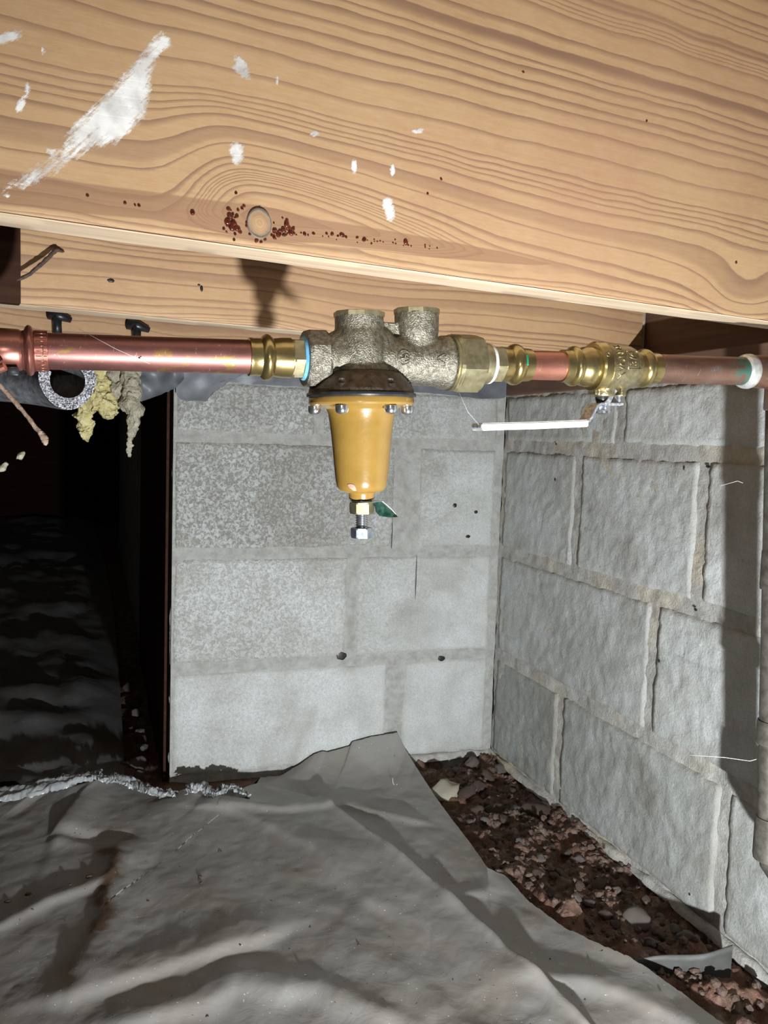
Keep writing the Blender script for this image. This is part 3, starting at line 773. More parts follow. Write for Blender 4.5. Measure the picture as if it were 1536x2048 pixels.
# bonnet cover
def zl(name, pr, mat, seg=64, rot=0., label=None, auto=.5, smooth=True, y=0., parent=None, s=None):
    bm = bmesh.new(); lathe(bm, [((cy_v-py)*kv, r*kv) for py, r in pr], seg, 'Z', (sv if s is None else s, y, 0), rot=rot)
    return obj(name, bm, mat, parent or t, frame=FR, label=label, auto=auto, smooth=smooth)
zl('cover', [(742, 66), (748, 80), (756, 88), (766, 96), (775, 102), (779, 105), (787, 106)], M['bronze_dark'], label='dark bronze cover flaring above the flange')
zl('diaphragm', [(786.5, 107), (787, 109.5), (791, 110.5), (794, 109), (795, 105)], M['black_rubber'], label='thin black rubber diaphragm edge')
zl('bell', [(794.5, 100), (795, 104.5), (798, 106), (806, 106), (809.5, 104), (811, 99), (812, 90), (814, 78), (818, 71), (826, 67.5), (845, 64.5), (869, 61.5), (905, 58), (942, 55), (962, 52.5), (972, 51),
            (979, 47), (983, 41), (985, 33), (986, 28), (989, 26.3), (996, 26), (999, 24.5), (1000, 21)], M['yellow'], 96, label='glossy ochre enamelled spring bell')
zl('neck_washer', [(998, 20), (999, 21), (1003.5, 21), (1004.5, 18), (1008, 17)], M['black_rubber'])
bm = bmesh.new()
def hexv(bm, s, y, z0, z1, R, rot=0., seg=48, sides=6, lim=.93):
    rings = []
    h = abs(z1-z0)*.14
    for z, L in ((z0, lim), (z0-h, 1.), (z1+h, 1.), (z1, lim)):
        rg = []
        for i in range(seg):
            an = 2*math.pi*i/seg+rot; la = ((an-rot) % (2*math.pi/sides))-math.pi/sides
            rr = min(R*math.cos(math.pi/sides)/math.cos(la), R*.99, R*L)
            rg.append(bm.verts.new((s+rr*math.cos(an), y+rr*math.sin(an), z)))
        rings.append(rg)
    for p, q in zip(rings, rings[1:]):
        for i in range(seg): bm.faces.new((p[i], p[(i+1) % seg], q[(i+1) % seg], q[i]))
    bm.faces.new(rings[0][::-1]); bm.faces.new(rings[-1])
hexv(bm, sv+.0002, 0, vz(1005), vz(1028.5), 25.5*kv, rot=math.radians(45))
obj('lock_nut', bm, M['brass_nut'], t, frame=FR, auto=.3, label='brass hexagon lock nut')
n_t = 7; pr = []
for i in range(n_t):
    y0 = 1026+i*4.6; pr += [(y0, 10.3), (y0+1.7, 12.9), (y0+2.9, 12.9), (y0+4.3, 10.3)]
sc_ = zl('adjusting_screw', pr, M['steel'], 32, auto=.9, label='bright threaded adjusting screw')
bm = bmesh.new(); hexv(bm, sv, 0, vz(1057.5), vz(1078), 22.5*kv, rot=math.radians(42)); obj('screw_head', bm, M['screw_head'], sc_, frame=FR, auto=.3)
# flange bolts
for i in range(6):
    a = math.radians(18+60*i); R_ = 94*kv
    sx, sy = sv+R_*math.sin(a), -R_*math.cos(a)
    bm = bmesh.new()
    lathe(bm, [(vz(811), 11*kv), (vz(812), 12.6*kv), (vz(820), 12.8*kv), (vz(825), 11.5*kv), (vz(828), 8*kv), (vz(829), 2*kv)], 24, 'Z', (sx, sy, 0))
    b = obj('flange_bolt', bm, M['steel'], t, frame=FR, auto=.7)
    a2 = a; R2 = 92*kv; sx, sy = sv+R2*math.sin(a2), -R2*math.cos(a2)
    bm = bmesh.new(); lathe(bm, [(vz(787), 13*kv), (vz(776), 12*kv), (vz(770), 11*kv), (vz(769), 7.5*kv), (vz(766), 7.5*kv), (vz(764), 6.2*kv), (vz(763), 3*kv)], 20, 'Z', (sx, sy, 0))
    obj('bolt_boss', bm, M['bronze_dark'], t, frame=FR, auto=.7)
    bm = bmesh.new(); lathe(bm, [(vz(767), 6.4*kv), (vz(762), 6.2*kv), (vz(760.5), 4.5*kv), (vz(760), 1*kv)], 16, 'Z', (sx, sy, 0)); obj('bolt_tip', bm, M['steel'], b, frame=FR, auto=.7)
# bare patch on the bell
zc = vz(972); rc = 51.2*kv; a0 = math.radians(-39)
bm = bmesh.new(); pts_ = []
for q in range(14):
    an = 2*math.pi*q/14; da = (.13+.03*math.sin(3*an))*math.cos(an); dz = 8.5*kv*math.sin(an)*(1+.2*math.cos(2*an))
    zz = zc+dz; rr = (51.6-max(0, (zc-zz)/kv)*.62)*kv
    aa = a0+da-(dz/kv)*.012; rr += .0003
    pts_.append(bm.verts.new((sv+rr*math.sin(aa), -rr*math.cos(aa), zz)))
cv_ = bm.verts.new((sv+(51.2*kv+.0005)*math.sin(a0), -(51.2*kv+.0005)*math.cos(a0), zc))
for q in range(14): bm.faces.new((pts_[q], pts_[(q+1) % 14], cv_))
ex = bmesh.ops.extrude_face_region(bm, geom=list(bm.faces))
for v_ in [g for g in ex['geom'] if isinstance(g, bmesh.types.BMVert)]: v_.co += Vector((math.sin(a0), -math.cos(a0), -.3))*.0003
obj('chipped_patch', bm, M['pink_chip'], t, frame=FR, smooth=False, label='pale pink spot where the ochre paint is chipped')
# embossed marks on the body
def on_barrel(px, py, r=49.5):
    s = s_at(px); k_ = k_at(px); z = (proj(FR @ Vector((s, 0, 0)))[1]-py)*k_; R = r*k_
    z = max(-R*.98, min(R*.98, z)); y = -math.sqrt(R*R-z*z)
    return Vector((s, y, z))
bm = bmesh.new()
arrow = [(855, 721), (869, 712), (869, 717.5), (886, 717.5), (886, 726), (870, 726), (870, 731)]
tube(bm, [on_barrel(x, y, 48.5) for x, y in arrow+[arrow[0]]], .00075, 6)
obj('flow_arrow', bm, M['bronze'], t, frame=FR, label='outline arrow pointing left, cast into the body')
bm = bmesh.new()
tube(bm, [on_barrel(791+12*math.cos(a), 719+14*math.sin(a), 48) for a in np.linspace(0, 2*math.pi, 25)], .0007, 6)
for st in ([(783, 721), (790, 721), (790, 714)], [(799, 713), (793, 713), (793, 719), (799, 720), (800, 725), (793, 727)]):
    tube(bm, [on_barrel(x, y, 48) for x, y in st], .0008, 6)
obj('cast_mark', bm, M['bronze'], t, frame=FR, label='small round foundry mark cast into the body')
# union nut and tail
hexp('union_nut', 902, 954, 61.5, M['brass_nut'], t, rot=math.radians(15), label='large brass hexagonal union nut')
fl_('union_tail', prof((950, 41), (955, 42), (968, 41.5), (974, 40), (977, 36)), M['brass_nut'], t)
fl_('thread_tape', prof((974, 36), (976, 40), (979, 39.5), (981, 38), (983, 34)), M['white_tape'], t, label='torn white thread tape')

# folded green tag held by the lock nut
tp = lambda x, y, dy: FR @ Vector((sv+(x-PV)*kv, dy, vz(y)))
tg = thing('warning_tag', 'folded dark green plastic tag pinched above the lock nut under the bell', 'tag', FR @ Matrix.Translation((sv, 0, vz(1003))))
bm = bmesh.new()
pl = [(695, 1001.5, -.004), (712, 1002.5, -.012), (733, 1003.5, -.013), (748, 1003.5, -.010), (762, 1004.5, -.006), (762, 1004.5, .006), (733, 1003, .013), (705, 1002, .010)]
vs = [bm.verts.new(tp(*q)) for q in pl]; bm.faces.new(vs)
ex = bmesh.ops.extrude_face_region(bm, geom=list(bm.faces))
for v_ in [g for g in ex['geom'] if isinstance(g, bmesh.types.BMVert)]: v_.co += Vector((0, 0, .0004))
obj('tag_plate', bm, M['steel'], tg, smooth=False, label='thin pale edge of the tag lying flat')
bm = bmesh.new()
nn = 12; top = [(744, 1004.5), (762, 1004.5), (784, 1021), (803.5, 1037.5)]; bot = [(744, 1023), (755, 1033), (780, 1038), (803, 1038.5)]
def lerp_poly(p, f):
    f *= len(p)-1; i = min(int(f), len(p)-2); q = f-i; return (p[i][0]*(1-q)+p[i+1][0]*q, p[i][1]*(1-q)+p[i+1][1]*q)
for side in (0, .0004):
    rows = []
    for i in range(nn+1):
        a_, b_ = lerp_poly(top, i/nn), lerp_poly(bot, i/nn)
        rows.append([bm.verts.new(tp(a_[0]*(1-j/6)+b_[0]*j/6, a_[1]*(1-j/6)+b_[1]*j/6, -.006+side+.010*i/nn-.004*j/6+.0006*math.sin(i*1.7+j))) for j in range(7)])
    for p, q in zip(rows, rows[1:]):
        for j in range(6): bm.faces.new((p[j], q[j], q[j+1], p[j+1]))
obj('tag_leaf', bm, M['green_tag'], tg, label='dark green leaf of the tag bent down to the right')
bm = bmesh.new(); tube(bm, [tp(745, 1003.6, -.0063), tp(762, 1003.8, -.0062), tp(784, 1020.2, -.003), tp(803.8, 1037.2, .004)], .00022, 6)
obj('tag_rim', bm, M['white_tape'], tg)

# ---------------------------------------------------------------- right hand side fittings
t = fthing('press_adapter', 'stained brass press adapter with a green ring mark, right of the union nut', 'fitting', 1020, -.014)
hexp('hexagon', 979, 1001, 38.5, M['brass_nut'], t, rot=math.radians(10))
fl_('body', prof((999, 32), (1000, 34.5), (1014, 34), (1016, 33), *arc(1016, 1040, 33.5, 41)[1:], (1041, 33.5), (1057, 32), (1058, 29)), M['brass'], t)
bm = bmesh.new(); R_ = 37.4*k_at(1036)
tube(bm, [(s_at(1036.5), -R_*math.cos(a), R_*math.sin(a)) for a in np.linspace(-.1, .5, 10)], .0011, 8)
obj('green_mark', bm, M['green_mark'], t, frame=FR, label='short green band painted on the bead')
t = thing('copper_pipe', 'short bright copper pipe piece between the brass adapter and the lever valve', 'pipe', FR @ Matrix.Translation((s_at(1090), 0, -.011)))
fl_('tube', prof((1050, 29), (1090, 28.9), (1135, 28.5)), M['copper_s'], t)

t = fthing('lever_ball_valve', 'brass ball valve with a white-gripped steel lever hanging beneath it', 'valve', 1220, -.05)
bv = t
fl_('press_end', prof((1121, 28.8), (1122, 32), (1135, 32.5), (1137, 33), *arc(1137, 1154, 33.5, 40)[1:], (1156, 34), (1163, 38.5), (1174, 40.5), (1184, 39)), M['brass'], t)
fl_('body_ring', prof((1181, 38), (1182.5, 47), (1186, 50), (1199, 50.5), (1202, 48)), M['brass'], t, seg=56, label='polished ring with a small round stamp')
fl_('valve_body', prof((1200, 46), (1202, 49.5), (1206, 49), (1209, 47.5), (1225, 46.5), (1240, 45.5), (1252, 43), (1262, 38), (1267, 35)), M['valve_brass'], t)
fl_('press_end', prof((1264, 34), (1275, 33.5), (1277, 33), *arc(1277, 1295, 33, 38.5)[1:], (1297, 32), (1311, 31), (1312, 28)), M['brass'], t)
def bv_pt(px, py, r):
    s = s_at(px); k_ = k_at(px); z = (proj(FR @ Vector((s, 0, 0)))[1]-py)*k_; R = r*k_; z = max(-R*.98, min(R*.98, z))
    return Vector((s, -math.sqrt(R*R-z*z), z))
bm = bmesh.new(); tube(bm, [bv_pt(1189+3.4*math.cos(a), 713+3.6*math.sin(a), 50.6) for a in np.linspace(0, 2*math.pi, 13)], .0003, 6)
obj('stamp', bm, M['valve_brass'], t, frame=FR)
# raised letters running up the body, and the framed size mark
def emboss(s_, px, py, size, r, up=True):
    me = text_mesh(s_, size, .0005)
    k_ = k_at(px); s0 = s_at(px); z0 = (proj(FR @ Vector((s0, 0, 0)))[1]-py)*k_; R = r*k_; a0 = math.asin(max(-.95, min(.95, z0/R)))
    for v_ in me.vertices:
        x, y, z = v_.co
        a = a0 + x/R                     # reads bottom to top
        rr = R+z
        v_.co = (s0 - y, -rr*math.cos(a), rr*math.sin(a))
    me.transform(FR); return me
link_mesh('raised_lettering', emboss('XVOUUS', 1218, 722, .0088, 46.9), M['valve_brass'], t, smooth=False, label='raised letters running up the body')
link_mesh('raised_lettering', emboss('3/4', 1240, 720, .0105, 45.0), M['valve_brass'], t, smooth=False, label='raised size mark in a square frame')
bm = bmesh.new(); fp = [(1229, 706), (1254, 706), (1254, 741), (1229, 741)]
def dense(p, n=6):
    out = []
    for a, b in zip(p, p[1:]): out += [(a[0]+(b[0]-a[0])*i/n, a[1]+(b[1]-a[1])*i/n) for i in range(n)]
    return out+[p[-1]]
tube(bm, [bv_pt(x, y, 46.6-max(0, (x-1229))*.13) for x, y in dense(fp+[fp[0]])], .0005, 6)
obj('mark_frame', bm, M['valve_brass'], t, frame=FR)
# stem housing (kept as one cast shape)
kb = k_at(1212); sb_ = s_at(1212); cyb = proj(FR @ Vector((sb_, 0, 0)))[1]
bz = lambda py: (cyb-py)*kb
bm = bmesh.new()
lathe(bm, [(bz(745), 30*kb), (bz(770), 27*kb), (bz(781), 24*kb), (bz(790), 23.5*kb), (bz(793), 22*kb)], 32, 'Z', (s_at(1208), 0, 0))
box(bm, (s_at(1232), -20*kb, bz(793)), (s_at(1243), 8*kb, bz(745)), .001)
box(bm, (s_at(1184), -14*kb, bz(790)), (s_at(1196), 14*kb, bz(760)), .0008)
me = remeshed(bm, .0006, 3); me.transform(FR); link_mesh('stem_housing', me, M['valve_brass'], t)
bm = bmesh.new(); lathe(bm, [(bz(788), 14*kb), (bz(799), 14*kb), (bz(803), 12*kb), (bz(812), 12*kb)], 24, 'Z', (s_at(1206), 0, 0)); obj('stem_packing', bm, M['black_rubber'], t, frame=FR, auto=.5)
# lever: bent flat bar seen edge on, with a white sleeve
LV = thing  # alias to keep the lever a part of the valve
lv_pts = [(1238, 808), (1218, 808), (1206, 808), (1196, 807.5), (1189, 810), (1184, 817), (1177, 833), (1171, 841), (1164, 844.5), (1150, 845.5), (1060, 849), (954, 853)]
def strip(bm, pts, y0, y1, th, frame_pt):
    n = len(pts); P = [Vector((frame_pt(*p)[0], 0, frame_pt(*p)[1])) for p in pts]
    rows = []
    for i, p in enumerate(P):
        d = (P[min(i+1, n-1)]-P[max(i-1, 0)]).normalized(); nn_ = Vector((-d.z, 0, d.x))
        ww = 1.0
        rows.append([bm.verts.new(p+nn_*s_*th/2+Vector((0, y_, 0))) for s_, y_ in ((1, y0), (1, y1), (-1, y1), (-1, y0))])
    for a, b in zip(rows, rows[1:]):
        for i in range(4): bm.faces.new((a[i], a[(i+1) % 4], b[(i+1) % 4], b[i]))
    bm.faces.new(rows[0][::-1]); bm.faces.new(rows[-1])
fpt = lambda x, y: (s_at(x), (proj(FR @ Vector((s_at(x), 0, 0)))[1]-y)*k_at(x))
bm = bmesh.new(); strip(bm, lv_pts, -.0085, .0085, 5*kb, fpt)
bmesh.ops.bevel(bm, geom=list(bm.edges), offset=.00035, segments=1, affect='EDGES')
lev = obj('lever', bm, M['zinc'], t, frame=FR, auto=.6, smooth=False, label='bent zinc-plated steel lever arm')
bm = bmesh.new(); strip(bm, [(1232, 811), (1231, 800), (1230, 790)], -.0072, .004, 5*kb, fpt)
obj('stop_tab', bm, M['zinc'], lev, frame=FR, smooth=False)
bm = bmesh.new(); strip(bm, [(1203, 808), (1210, 800), (1216, 786), (1222, 780)], -.0086, -.0062, 9*kb, fpt)
obj('stop_tab', bm, M['zinc'], lev, frame=FR, smooth=False)
bm = bmesh.new()
g_pts = [(1167, 846), (1120, 848), (1060, 850.5), (1000, 852), (955, 853.5)]
strip(bm, g_pts, -.0105, .0105, 14.5*k_at(1060), fpt)
bmesh.ops.bevel(bm, geom=[e for e in bm.edges], offset=.0009, segments=2, affect='EDGES')
gr_ = obj('lever_grip', bm, M['grip'], lev, frame=FR, auto=.5, label='flat white vinyl sleeve')
bm = bmesh.new(); strip(bm, [(1165, 849.3), (1060, 852.8), (957, 855.5)], -.01062, -.0100, .0004, fpt); obj('sleeve_seam', bm, M['white_tape'], gr_, frame=FR, smooth=False)
bm = bmesh.new(); hexv(bm, s_at(1209), 0, bz(811), bz(821), 14*kb, rot=.3); lathe(bm, [(bz(820), 14*kb), (bz(821.5), 15.5*kb), (bz(826), 15*kb), (bz(828), 12*kb)], 20, 'Z', (s_at(1209), 0, 0))
obj('lever_nut', bm, M['steel'], t, frame=FR, auto=.4, label='serrated steel nut holding the lever')

# right copper pipe, tee and riser
t = thing('copper_pipe', 'dull brown copper pipe at right with scratches and green corrosion at its end', 'pipe', FR @ Matrix.Translation((s_at(1400), 0, -.011)))
us = np.linspace(s_at(1300), s_at(1500), 60); th = np.linspace(0, 2*math.pi, 49)
U, T = np.meshgrid(us, th, indexing='ij'); R_ = 28.4*k_at(1400)
P = np.stack([U, R_*np.cos(T), R_*np.sin(T)], -1)
P = P.reshape(-1, 3) @ np.array(FR.to_3x3()).T + np.array(A); P = P.reshape(U.shape+(3,))
link_mesh('tube', grid_mesh('tube', P, {'green': np.clip((U-s_at(1448))/(s_at(1475)-s_at(1448))+np.cos(T*2+.6)*.5, 0, 1)}), M['copper_r'], t)
t = fthing('copper_tee', 'aged copper tee with a silvery solder ring, at the right picture edge', 'fitting', 1556, -.02)
kt = k_at(1550); st_ = s_at(1563)
bm = bmesh.new()
lathe(bm, prof((1486, 30), (1488, 32), (1520, 33), (1590, 33), (1625, 32), (1627, 29)), 40)
lathe(bm, [(.0, 31*kt), (-40*kt, 30.5*kt), (-72*kt, 31*kt), (-76*kt, 30*kt)], 40, 'Z', (st_, 0, 0))
me = remeshed(bm, .0007, 5); me.transform(FR); mt_ = M['copper_r']
link_mesh('tee_body', me, mt_, t)
fl_('solder_ring', prof((1483, 28.5), (1486, 32.5), (1491, 34.5), (1496, 34.8), (1500, 33)), M['solder'], t, label='bright ring of solder')
t = thing('riser_pipe', 'thin greyish riser pipe going down from the tee at the right picture edge', 'pipe', FR @ Matrix.Translation((st_, 0, -.5)))
p_top = FR @ Vector((st_, 0, -70*kt)); 
bm = bmesh.new(); p_bot = Vector((p_top.x+.022, p_top.y-.0, .22))
tube(bm, [p_top.lerp(p_bot, f_) for f_ in np.linspace(0, 1, 12)], 27*kt, 32)
el = [p_bot+Vector((0, 0, 0)), p_bot+Vector((.003, -.002, -.02)), p_bot+Vector((.015, -.01, -.038)), p_bot+Vector((.03, -.03, -.05)), p_bot+Vector((.05, -.12, -.06))]
tube(bm, el, 27*kt, 32)
obj('tube', bm, M['galv'], t)
for zz, rr, hh in ((.50, 30, .02), (.335, 32, .012), (.225, 33, .022)):
    f_ = (p_top.z-zz)/(p_top.z-p_bot.z); c = p_top.lerp(p_bot, f_)
    bm = bmesh.new(); lathe(bm, [(-hh, rr*kt*.96), (-hh*.8, rr*kt), (hh*.8, rr*kt), (hh, rr*kt*.96)], 28, 'Z', (c.x, c.y, c.z)); obj('coupling', bm, M['galv'], t, auto=.5)

# =================================================================== THINGS ON THE LEFT
# foam pipe insulation, cut end towards the viewer
def crv(p, n=24):
    out = []
    for i in range(n):
        f_ = i/(n-1); a, b, c, d = p; out.append(a*(1-f_)**3+b*3*f_*(1-f_)**2+c*3*f_*f_*(1-f_)+d*f_**3)
    return out
c0 = at(135, 762, .665)
path = crv([c0, c0+RT*-.018+FW*.030+UP*.002, c0+RT*-.05+FW*.045+UP*.010, c0+RT*-.16+FW*.055+UP*.022])
t = thing('pipe_insulation', 'grey foam pipe insulation sleeve with its speckled cut end facing out below the left coupling', 'insulation', c0)
gap = 1.75                                      # open slit at the top
ro, ri = 55*.665/F, 34*.665/F
def frame_at(i):
    d = (path[min(i+1, len(path)-1)]-path[max(i-1, 0)]).normalized(); x = d.cross(UP).normalized(); return d, x, x.cross(d).normalized()
angs = np.linspace(math.pi/2+gap/2-.25, math.pi/2+2*math.pi-gap/2-.25, 40)
bm = bmesh.new(); outer = []; inner = []
for i, p in enumerate(path):
    d, x, y = frame_at(i)
    outer.append([bm.verts.new(p+(x*-math.cos(a)+y*math.sin(a))*ro*(1+.04*math.sin(a*3+i*.3))) for a in angs])
    inner.append([bm.verts.new(p+(x*-math.cos(a)+y*math.sin(a))*ri) for a in angs])
for S in (outer, inner):
    for a_, b_ in zip(S, S[1:]):
        for j in range(len(angs)-1): bm.faces.new((a_[j], a_[j+1], b_[j+1], b_[j]))
for i in range(len(path)-1):
    for e in (0, -1): bm.faces.new((outer[i][e], outer[i+1][e], inner[i+1][e], inner[i][e]))
obj('foam_sleeve', bm, M['foam_skin'], t)
bm = bmesh.new(); d, x, y = frame_at(0); rows = []
for a in np.linspace(angs[0], angs[-1], 120):
    rows.append([bm.verts.new(path[0]-d*(.0008+.0009*random.random()*(0 < j < 7))+(x*-math.cos(a)+y*math.sin(a))*(ri+(ro*(1+.04*math.sin(a*3))-ri)*j/7)) for j in range(8)])
for a_, b_ in zip(rows, rows[1:]):
    for j in range(7): bm.faces.new((a_[j], a_[j+1], b_[j+1], b_[j]))
obj('cut_face', bm, M['foam'], t, smooth=False, label='speckled black and grey cut foam')

# sticks
def stick(label, pts, rads, mat):
    bm = bmesh.new(); P = []
    pts = [Vector(p) for p in pts]
    R = []
    for i in range(len(pts)-1):
        for q in range(6):
            f_ = q/6; P.append(pts[i].lerp(pts[i+1], f_)+Vector((random.uniform(-1, 1), random.uniform(-1, 1), random.uniform(-1, 1)))*.0003); R.append((rads[i]*(1-f_)+rads[i+1]*f_)*random.uniform(.85, 1.12))
    P.append(pts[-1]); R.append(rads[-1]*.6)
    tube(bm, P, R, 9)
    o = obj('stick', bm, mat, origin=pts[-1]); return tag(o, label, 'stick')
Z_ = .585; q = Z_/F
stick('thin dry brown stick pointing down from the left edge below the foam sleeve', [at(-60, 715, Z_), at(2, 772, Z_), at(45, 822, Z_), at(78, 862, Z_), at(88, 876, Z_), at(94, 889, Z_)], [5*q, 5*q, 4.3*q, 4.5*q, 8*q, 5*q], M['stick'])
Z_ = .86; q = Z_/F
zz = depth(hit(128, 502, nJ*(DJ+.4064), nJ))
stick('dark bent twig sticking out of the second joist at upper left', [at(128, 503, zz-.002), at(112, 500, zz-.012), at(90, 522, zz-.02), at(60, 548, zz-.03), at(32, 562, zz-.035)], [2*q, 4.5*q, 4.5*q, 4*q, 3*q], M['stick_dark'])
bm = bmesh.new(); tube(bm, [at(-60, 752, .57), at(-10, 741, .57), at(10, 733, .57)], 9*.57/F, 10)
o = obj('copper_stub', bm, M['copper_s'], origin=at(-20, 741, .57), auto=.5); tag(o, 'stub end of a pale copper rod poking in at the left edge', 'rod')

# glass wool tufts
def tuft(name, label, blobs, Z_, mat, seed, amp=.006):
    bm = bmesh.new()
    for x, y, r, *dz in blobs:
        zq = Z_+(dz[0] if dz else 0)
        bmesh.ops.create_icosphere(bm, subdivisions=2, radius=r*zq/F, matrix=Matrix.Translation(at(x, y, zq)))
    me = remeshed(bm, .0020, 1)
    for v_ in me.vertices:
        p = v_.co; v_.co = p + noise.noise_vector(p*70+Vector((seed, 0, 0)))*amp+noise.noise_vector(p*260)*amp*.45
    o = link_mesh(name, me, mat, origin=at(blobs[0][0], blobs[0][1], Z_)); return tag(o, label, 'insulation')
zj3 = depth(hit(200, 700, nJ*(DJ+.8128), nJ))
Z_ = zj3-.012
tuft('glass_wool_tuft', 'ragged yellow tuft of glass wool hanging beside the foam sleeve', [(195, 712, 20), (195, 740, 22), (195, 765, 24), (185, 785, 22), (200, 800, 26), (178, 810, 22), (215, 815, 20), (168, 832, 17), (166, 850, 13), (180, 862, 12), (172, 872, 8)], Z_, M['glass_wool'], 1, .008)
tuft('glass_wool_tuft', 'greyish glass wool tuft hanging down to a thin point below the pipe', [(262, 712, 20), (262, 740, 22), (262, 765, 20), (265, 790, 20), (262, 808, 22), (270, 822, 18), (265, 840, 14), (266, 856, 9), (263, 868, 9), (261, 880, 8), (260, 891, 7), (258, 902, 6), (257, 912, 5)], Z_, M['glass_wool_g'], 9, .005)
tuft('glass_wool_tuft', 'small pale glass wool tuft between the yellow and the greyish one', [(232, 712, 16), (232, 750, 18), (236, 775, 18), (232, 792, 14), (240, 803, 9)], Z_+.008, M['glass_wool_g'], 5, .005)
for i, (x, y, r, lb) in enumerate(((40, 912, 8, 'small pale lint shred floating on webs at far left'), (3, 938, 9, 'yellowish lint crumb at the left picture edge'))):
    tuft('lint_shred', lb, [(x, y, r), (x+r*.9, y-r*.8, r*.6), (x-r*.9, y+r*.5, r*.5)], 1.0, M['glass_wool_g'], 20+i, .003)

# hanging rags of membrane, and the strip of membrane over the wall head
def flap(name, label, pts_top, pts_bot, Z_, mat, cat='membrane', n=30, m=10, amp=.004, th=.0006, seed=0, zfun=None):
    bm = bmesh.new()
    for side in (0, 1):
        rows = []
        for i in range(n+1):
            a_, b_ = lerp_poly(pts_top, i/n), lerp_poly(pts_bot, i/n)
            row = []
            for j in range(m+1):
                f_ = j/m; x, y = a_[0]*(1-f_)+b_[0]*f_, a_[1]*(1-f_)+b_[1]*f_
                zz = zfun(x, y) if zfun else Z_
                p = at(x, y, zz + noise.noise(Vector((x*.03, y*.03, seed)))*amp + side*th)
                if j == m: p += UP*noise.noise(Vector((x*.2, seed, 0)))*.002
                row.append(bm.verts.new(p))
            rows.append(row)
        for p_, q_ in zip(rows, rows[1:]):
            for j in range(m): bm.faces.new((p_[j], q_[j], q_[j+1], p_[j+1]))
    o = obj(name, bm, mat, origin=at(*pts_top[0], Z_)); return tag(o, label, cat)
flap('membrane_rag', 'grey plastic rag hanging behind the copper pipe, right of the glass wool', [(270, 700), (320, 705), (368, 710)], [(272, 800), (283, 803), (320, 790), (352, 776), (368, 758)], depth(hit(320, 700, nJ*(DJ+.8128), nJ))-.008, M['flap'], seed=3, amp=.02)
zwall = lambda x, y: depth(hit(x, y, CORNER+nF*.012, nF))
flap('membrane_strip', 'thin dark grey membrane with a ragged hem covering the head of the front wall', [(352, 700), (600, 715), (800, 728), (1030, 740)],
     [(352, 788), (362, 800), (412, 803), (420, 792), (430, 768), (445, 762), (500, 768), (600, 774), (700, 778), (800, 782), (900, 790), (960, 798), (1000, 797), (1028, 792)], 1.5, M['flap'], seed=8, amp=.004, n=90, zfun=zwall)

# pipe hangers seen under the second joist
def hanger(label, x0, x1, y0, y1, xs):
    zq = depth(hit((x0+x1)/2, y0, nJ*(DJ+.8128), nJ))-.008
    t = thing('pipe_hanger', label, 'hanger', at((x0+x1)/2, y0, zq))
    bm = bmesh.new(); k_ = zq/F
    tube(bm, [at(x0, y0-4, zq), at((x0+x1)/2, y0, zq), at(x1, y0+8, zq+.01)], [11*k_, 10*k_, 6*k_], 12); obj('bracket', bm, M['black_iron'], t)
    bm = bmesh.new(); tube(bm, [at(xs, y0, zq), at(xs+1, (y0+y1)/2, zq), at(xs+2, y1, zq)], [10*k_, 9*k_, 9*k_], 12); obj('stud', bm, M['black_iron'], t)
hanger('black iron hanger with a shiny stud above the left coupling', 98, 142, 632, 668, 113)
hanger('small black iron hanger behind the middle of the long copper pipe', 255, 298, 652, 690, 272)

# cobweb threads
def web(label, pts, Z_, r=.00012):
    bm = bmesh.new(); tube(bm, [at(x, y, z) for (x, y), z in zip(pts, Z_)], r, 5)
    o = obj('cobweb_thread', bm, M['thread'], origin=at(*pts[0], Z_[0])); tag(o, label, 'cobweb')
web('fine cobweb thread from the union nut to the tip of the white lever', [(918, 785), (936, 824), (958, 850)], [.70, .70, .71], .0001)
web('fine cobweb thread slanting across the left part of the copper pipe', [(158, 658), (232, 698), (300, 728)], [.588, .582, .598], .0001)
web('glinting cobweb thread crossing the pipe shadow low on the right wall', [(1380, 1510), (1450, 1515), (1500, 1522), (1536, 1512)], [.92, .90, .88, .86], .0003)
web('faint cobweb thread in the pipe shadow on the upper right wall', [(1440, 972), (1475, 962), (1486, 966)], [.93, .92, .92], .0002)
web('small curled white fibre on the plastic sheet near the wall', [(785, 1556), (786, 1566), (790, 1572), (795, 1568)], [1.50, 1.50, 1.50, 1.50], .0004)

# dark weep holes in the front wall
def pit(parent, x, y, rx, ry, p0, n, name='weep_hole', t_=.0008):
    p = hit(x, y, p0, n); k_ = depth(p)/F; h = n.cross(Z3).normalized(); bm = bmesh.new()
    bmesh.ops.create_icosphere(bm, subdivisions=3, radius=1)
    for v_ in bm.verts:
        c = v_.co*(1+.25*noise.noise(v_.co*1.7+Vector((x, y, 0)))); v_.co = p + h*c.x*rx*k_ + Z3*c.z*ry*k_ + n*c.y*t_
    obj(name, bm, M['fly'], parent)
PF = CORNER+nF*.0022; PR = CORNER+nR*.003
for x, y, rx, ry in ((683, 1312, 10, 8), (883, 1317, 7, 5), (910, 1011, 4, 4), (952, 1024, 4, 3), (936, 1073, 5, 3), (832, 1155, 1.2, 42), (784, 1065, 1.2, 30)): pit(wf, x, y, rx, ry, PF, nF)
for x, y, rx, ry in ((1391, 1219, 5, 3), (1368, 936, 3, 4), (1416, 933, 7, 3), (1112, 888, 3, 2), (1110, 959, 3, 3), (1318, 1322, 3, 3), (1379, 1788, 3, 3)): pit(wr, x, y, rx, ry, PR, nR, 'pit')
P2 = nJ*(DJ+.4064)+Z3*HJ
for x, y, rx, ry in ((222, 561, 7, 4), (403, 577, 3, 6), (398, 570, 3, 2)): pit(j2, x, y, rx, ry, P2, -nJ, 'nail_hole', .001)

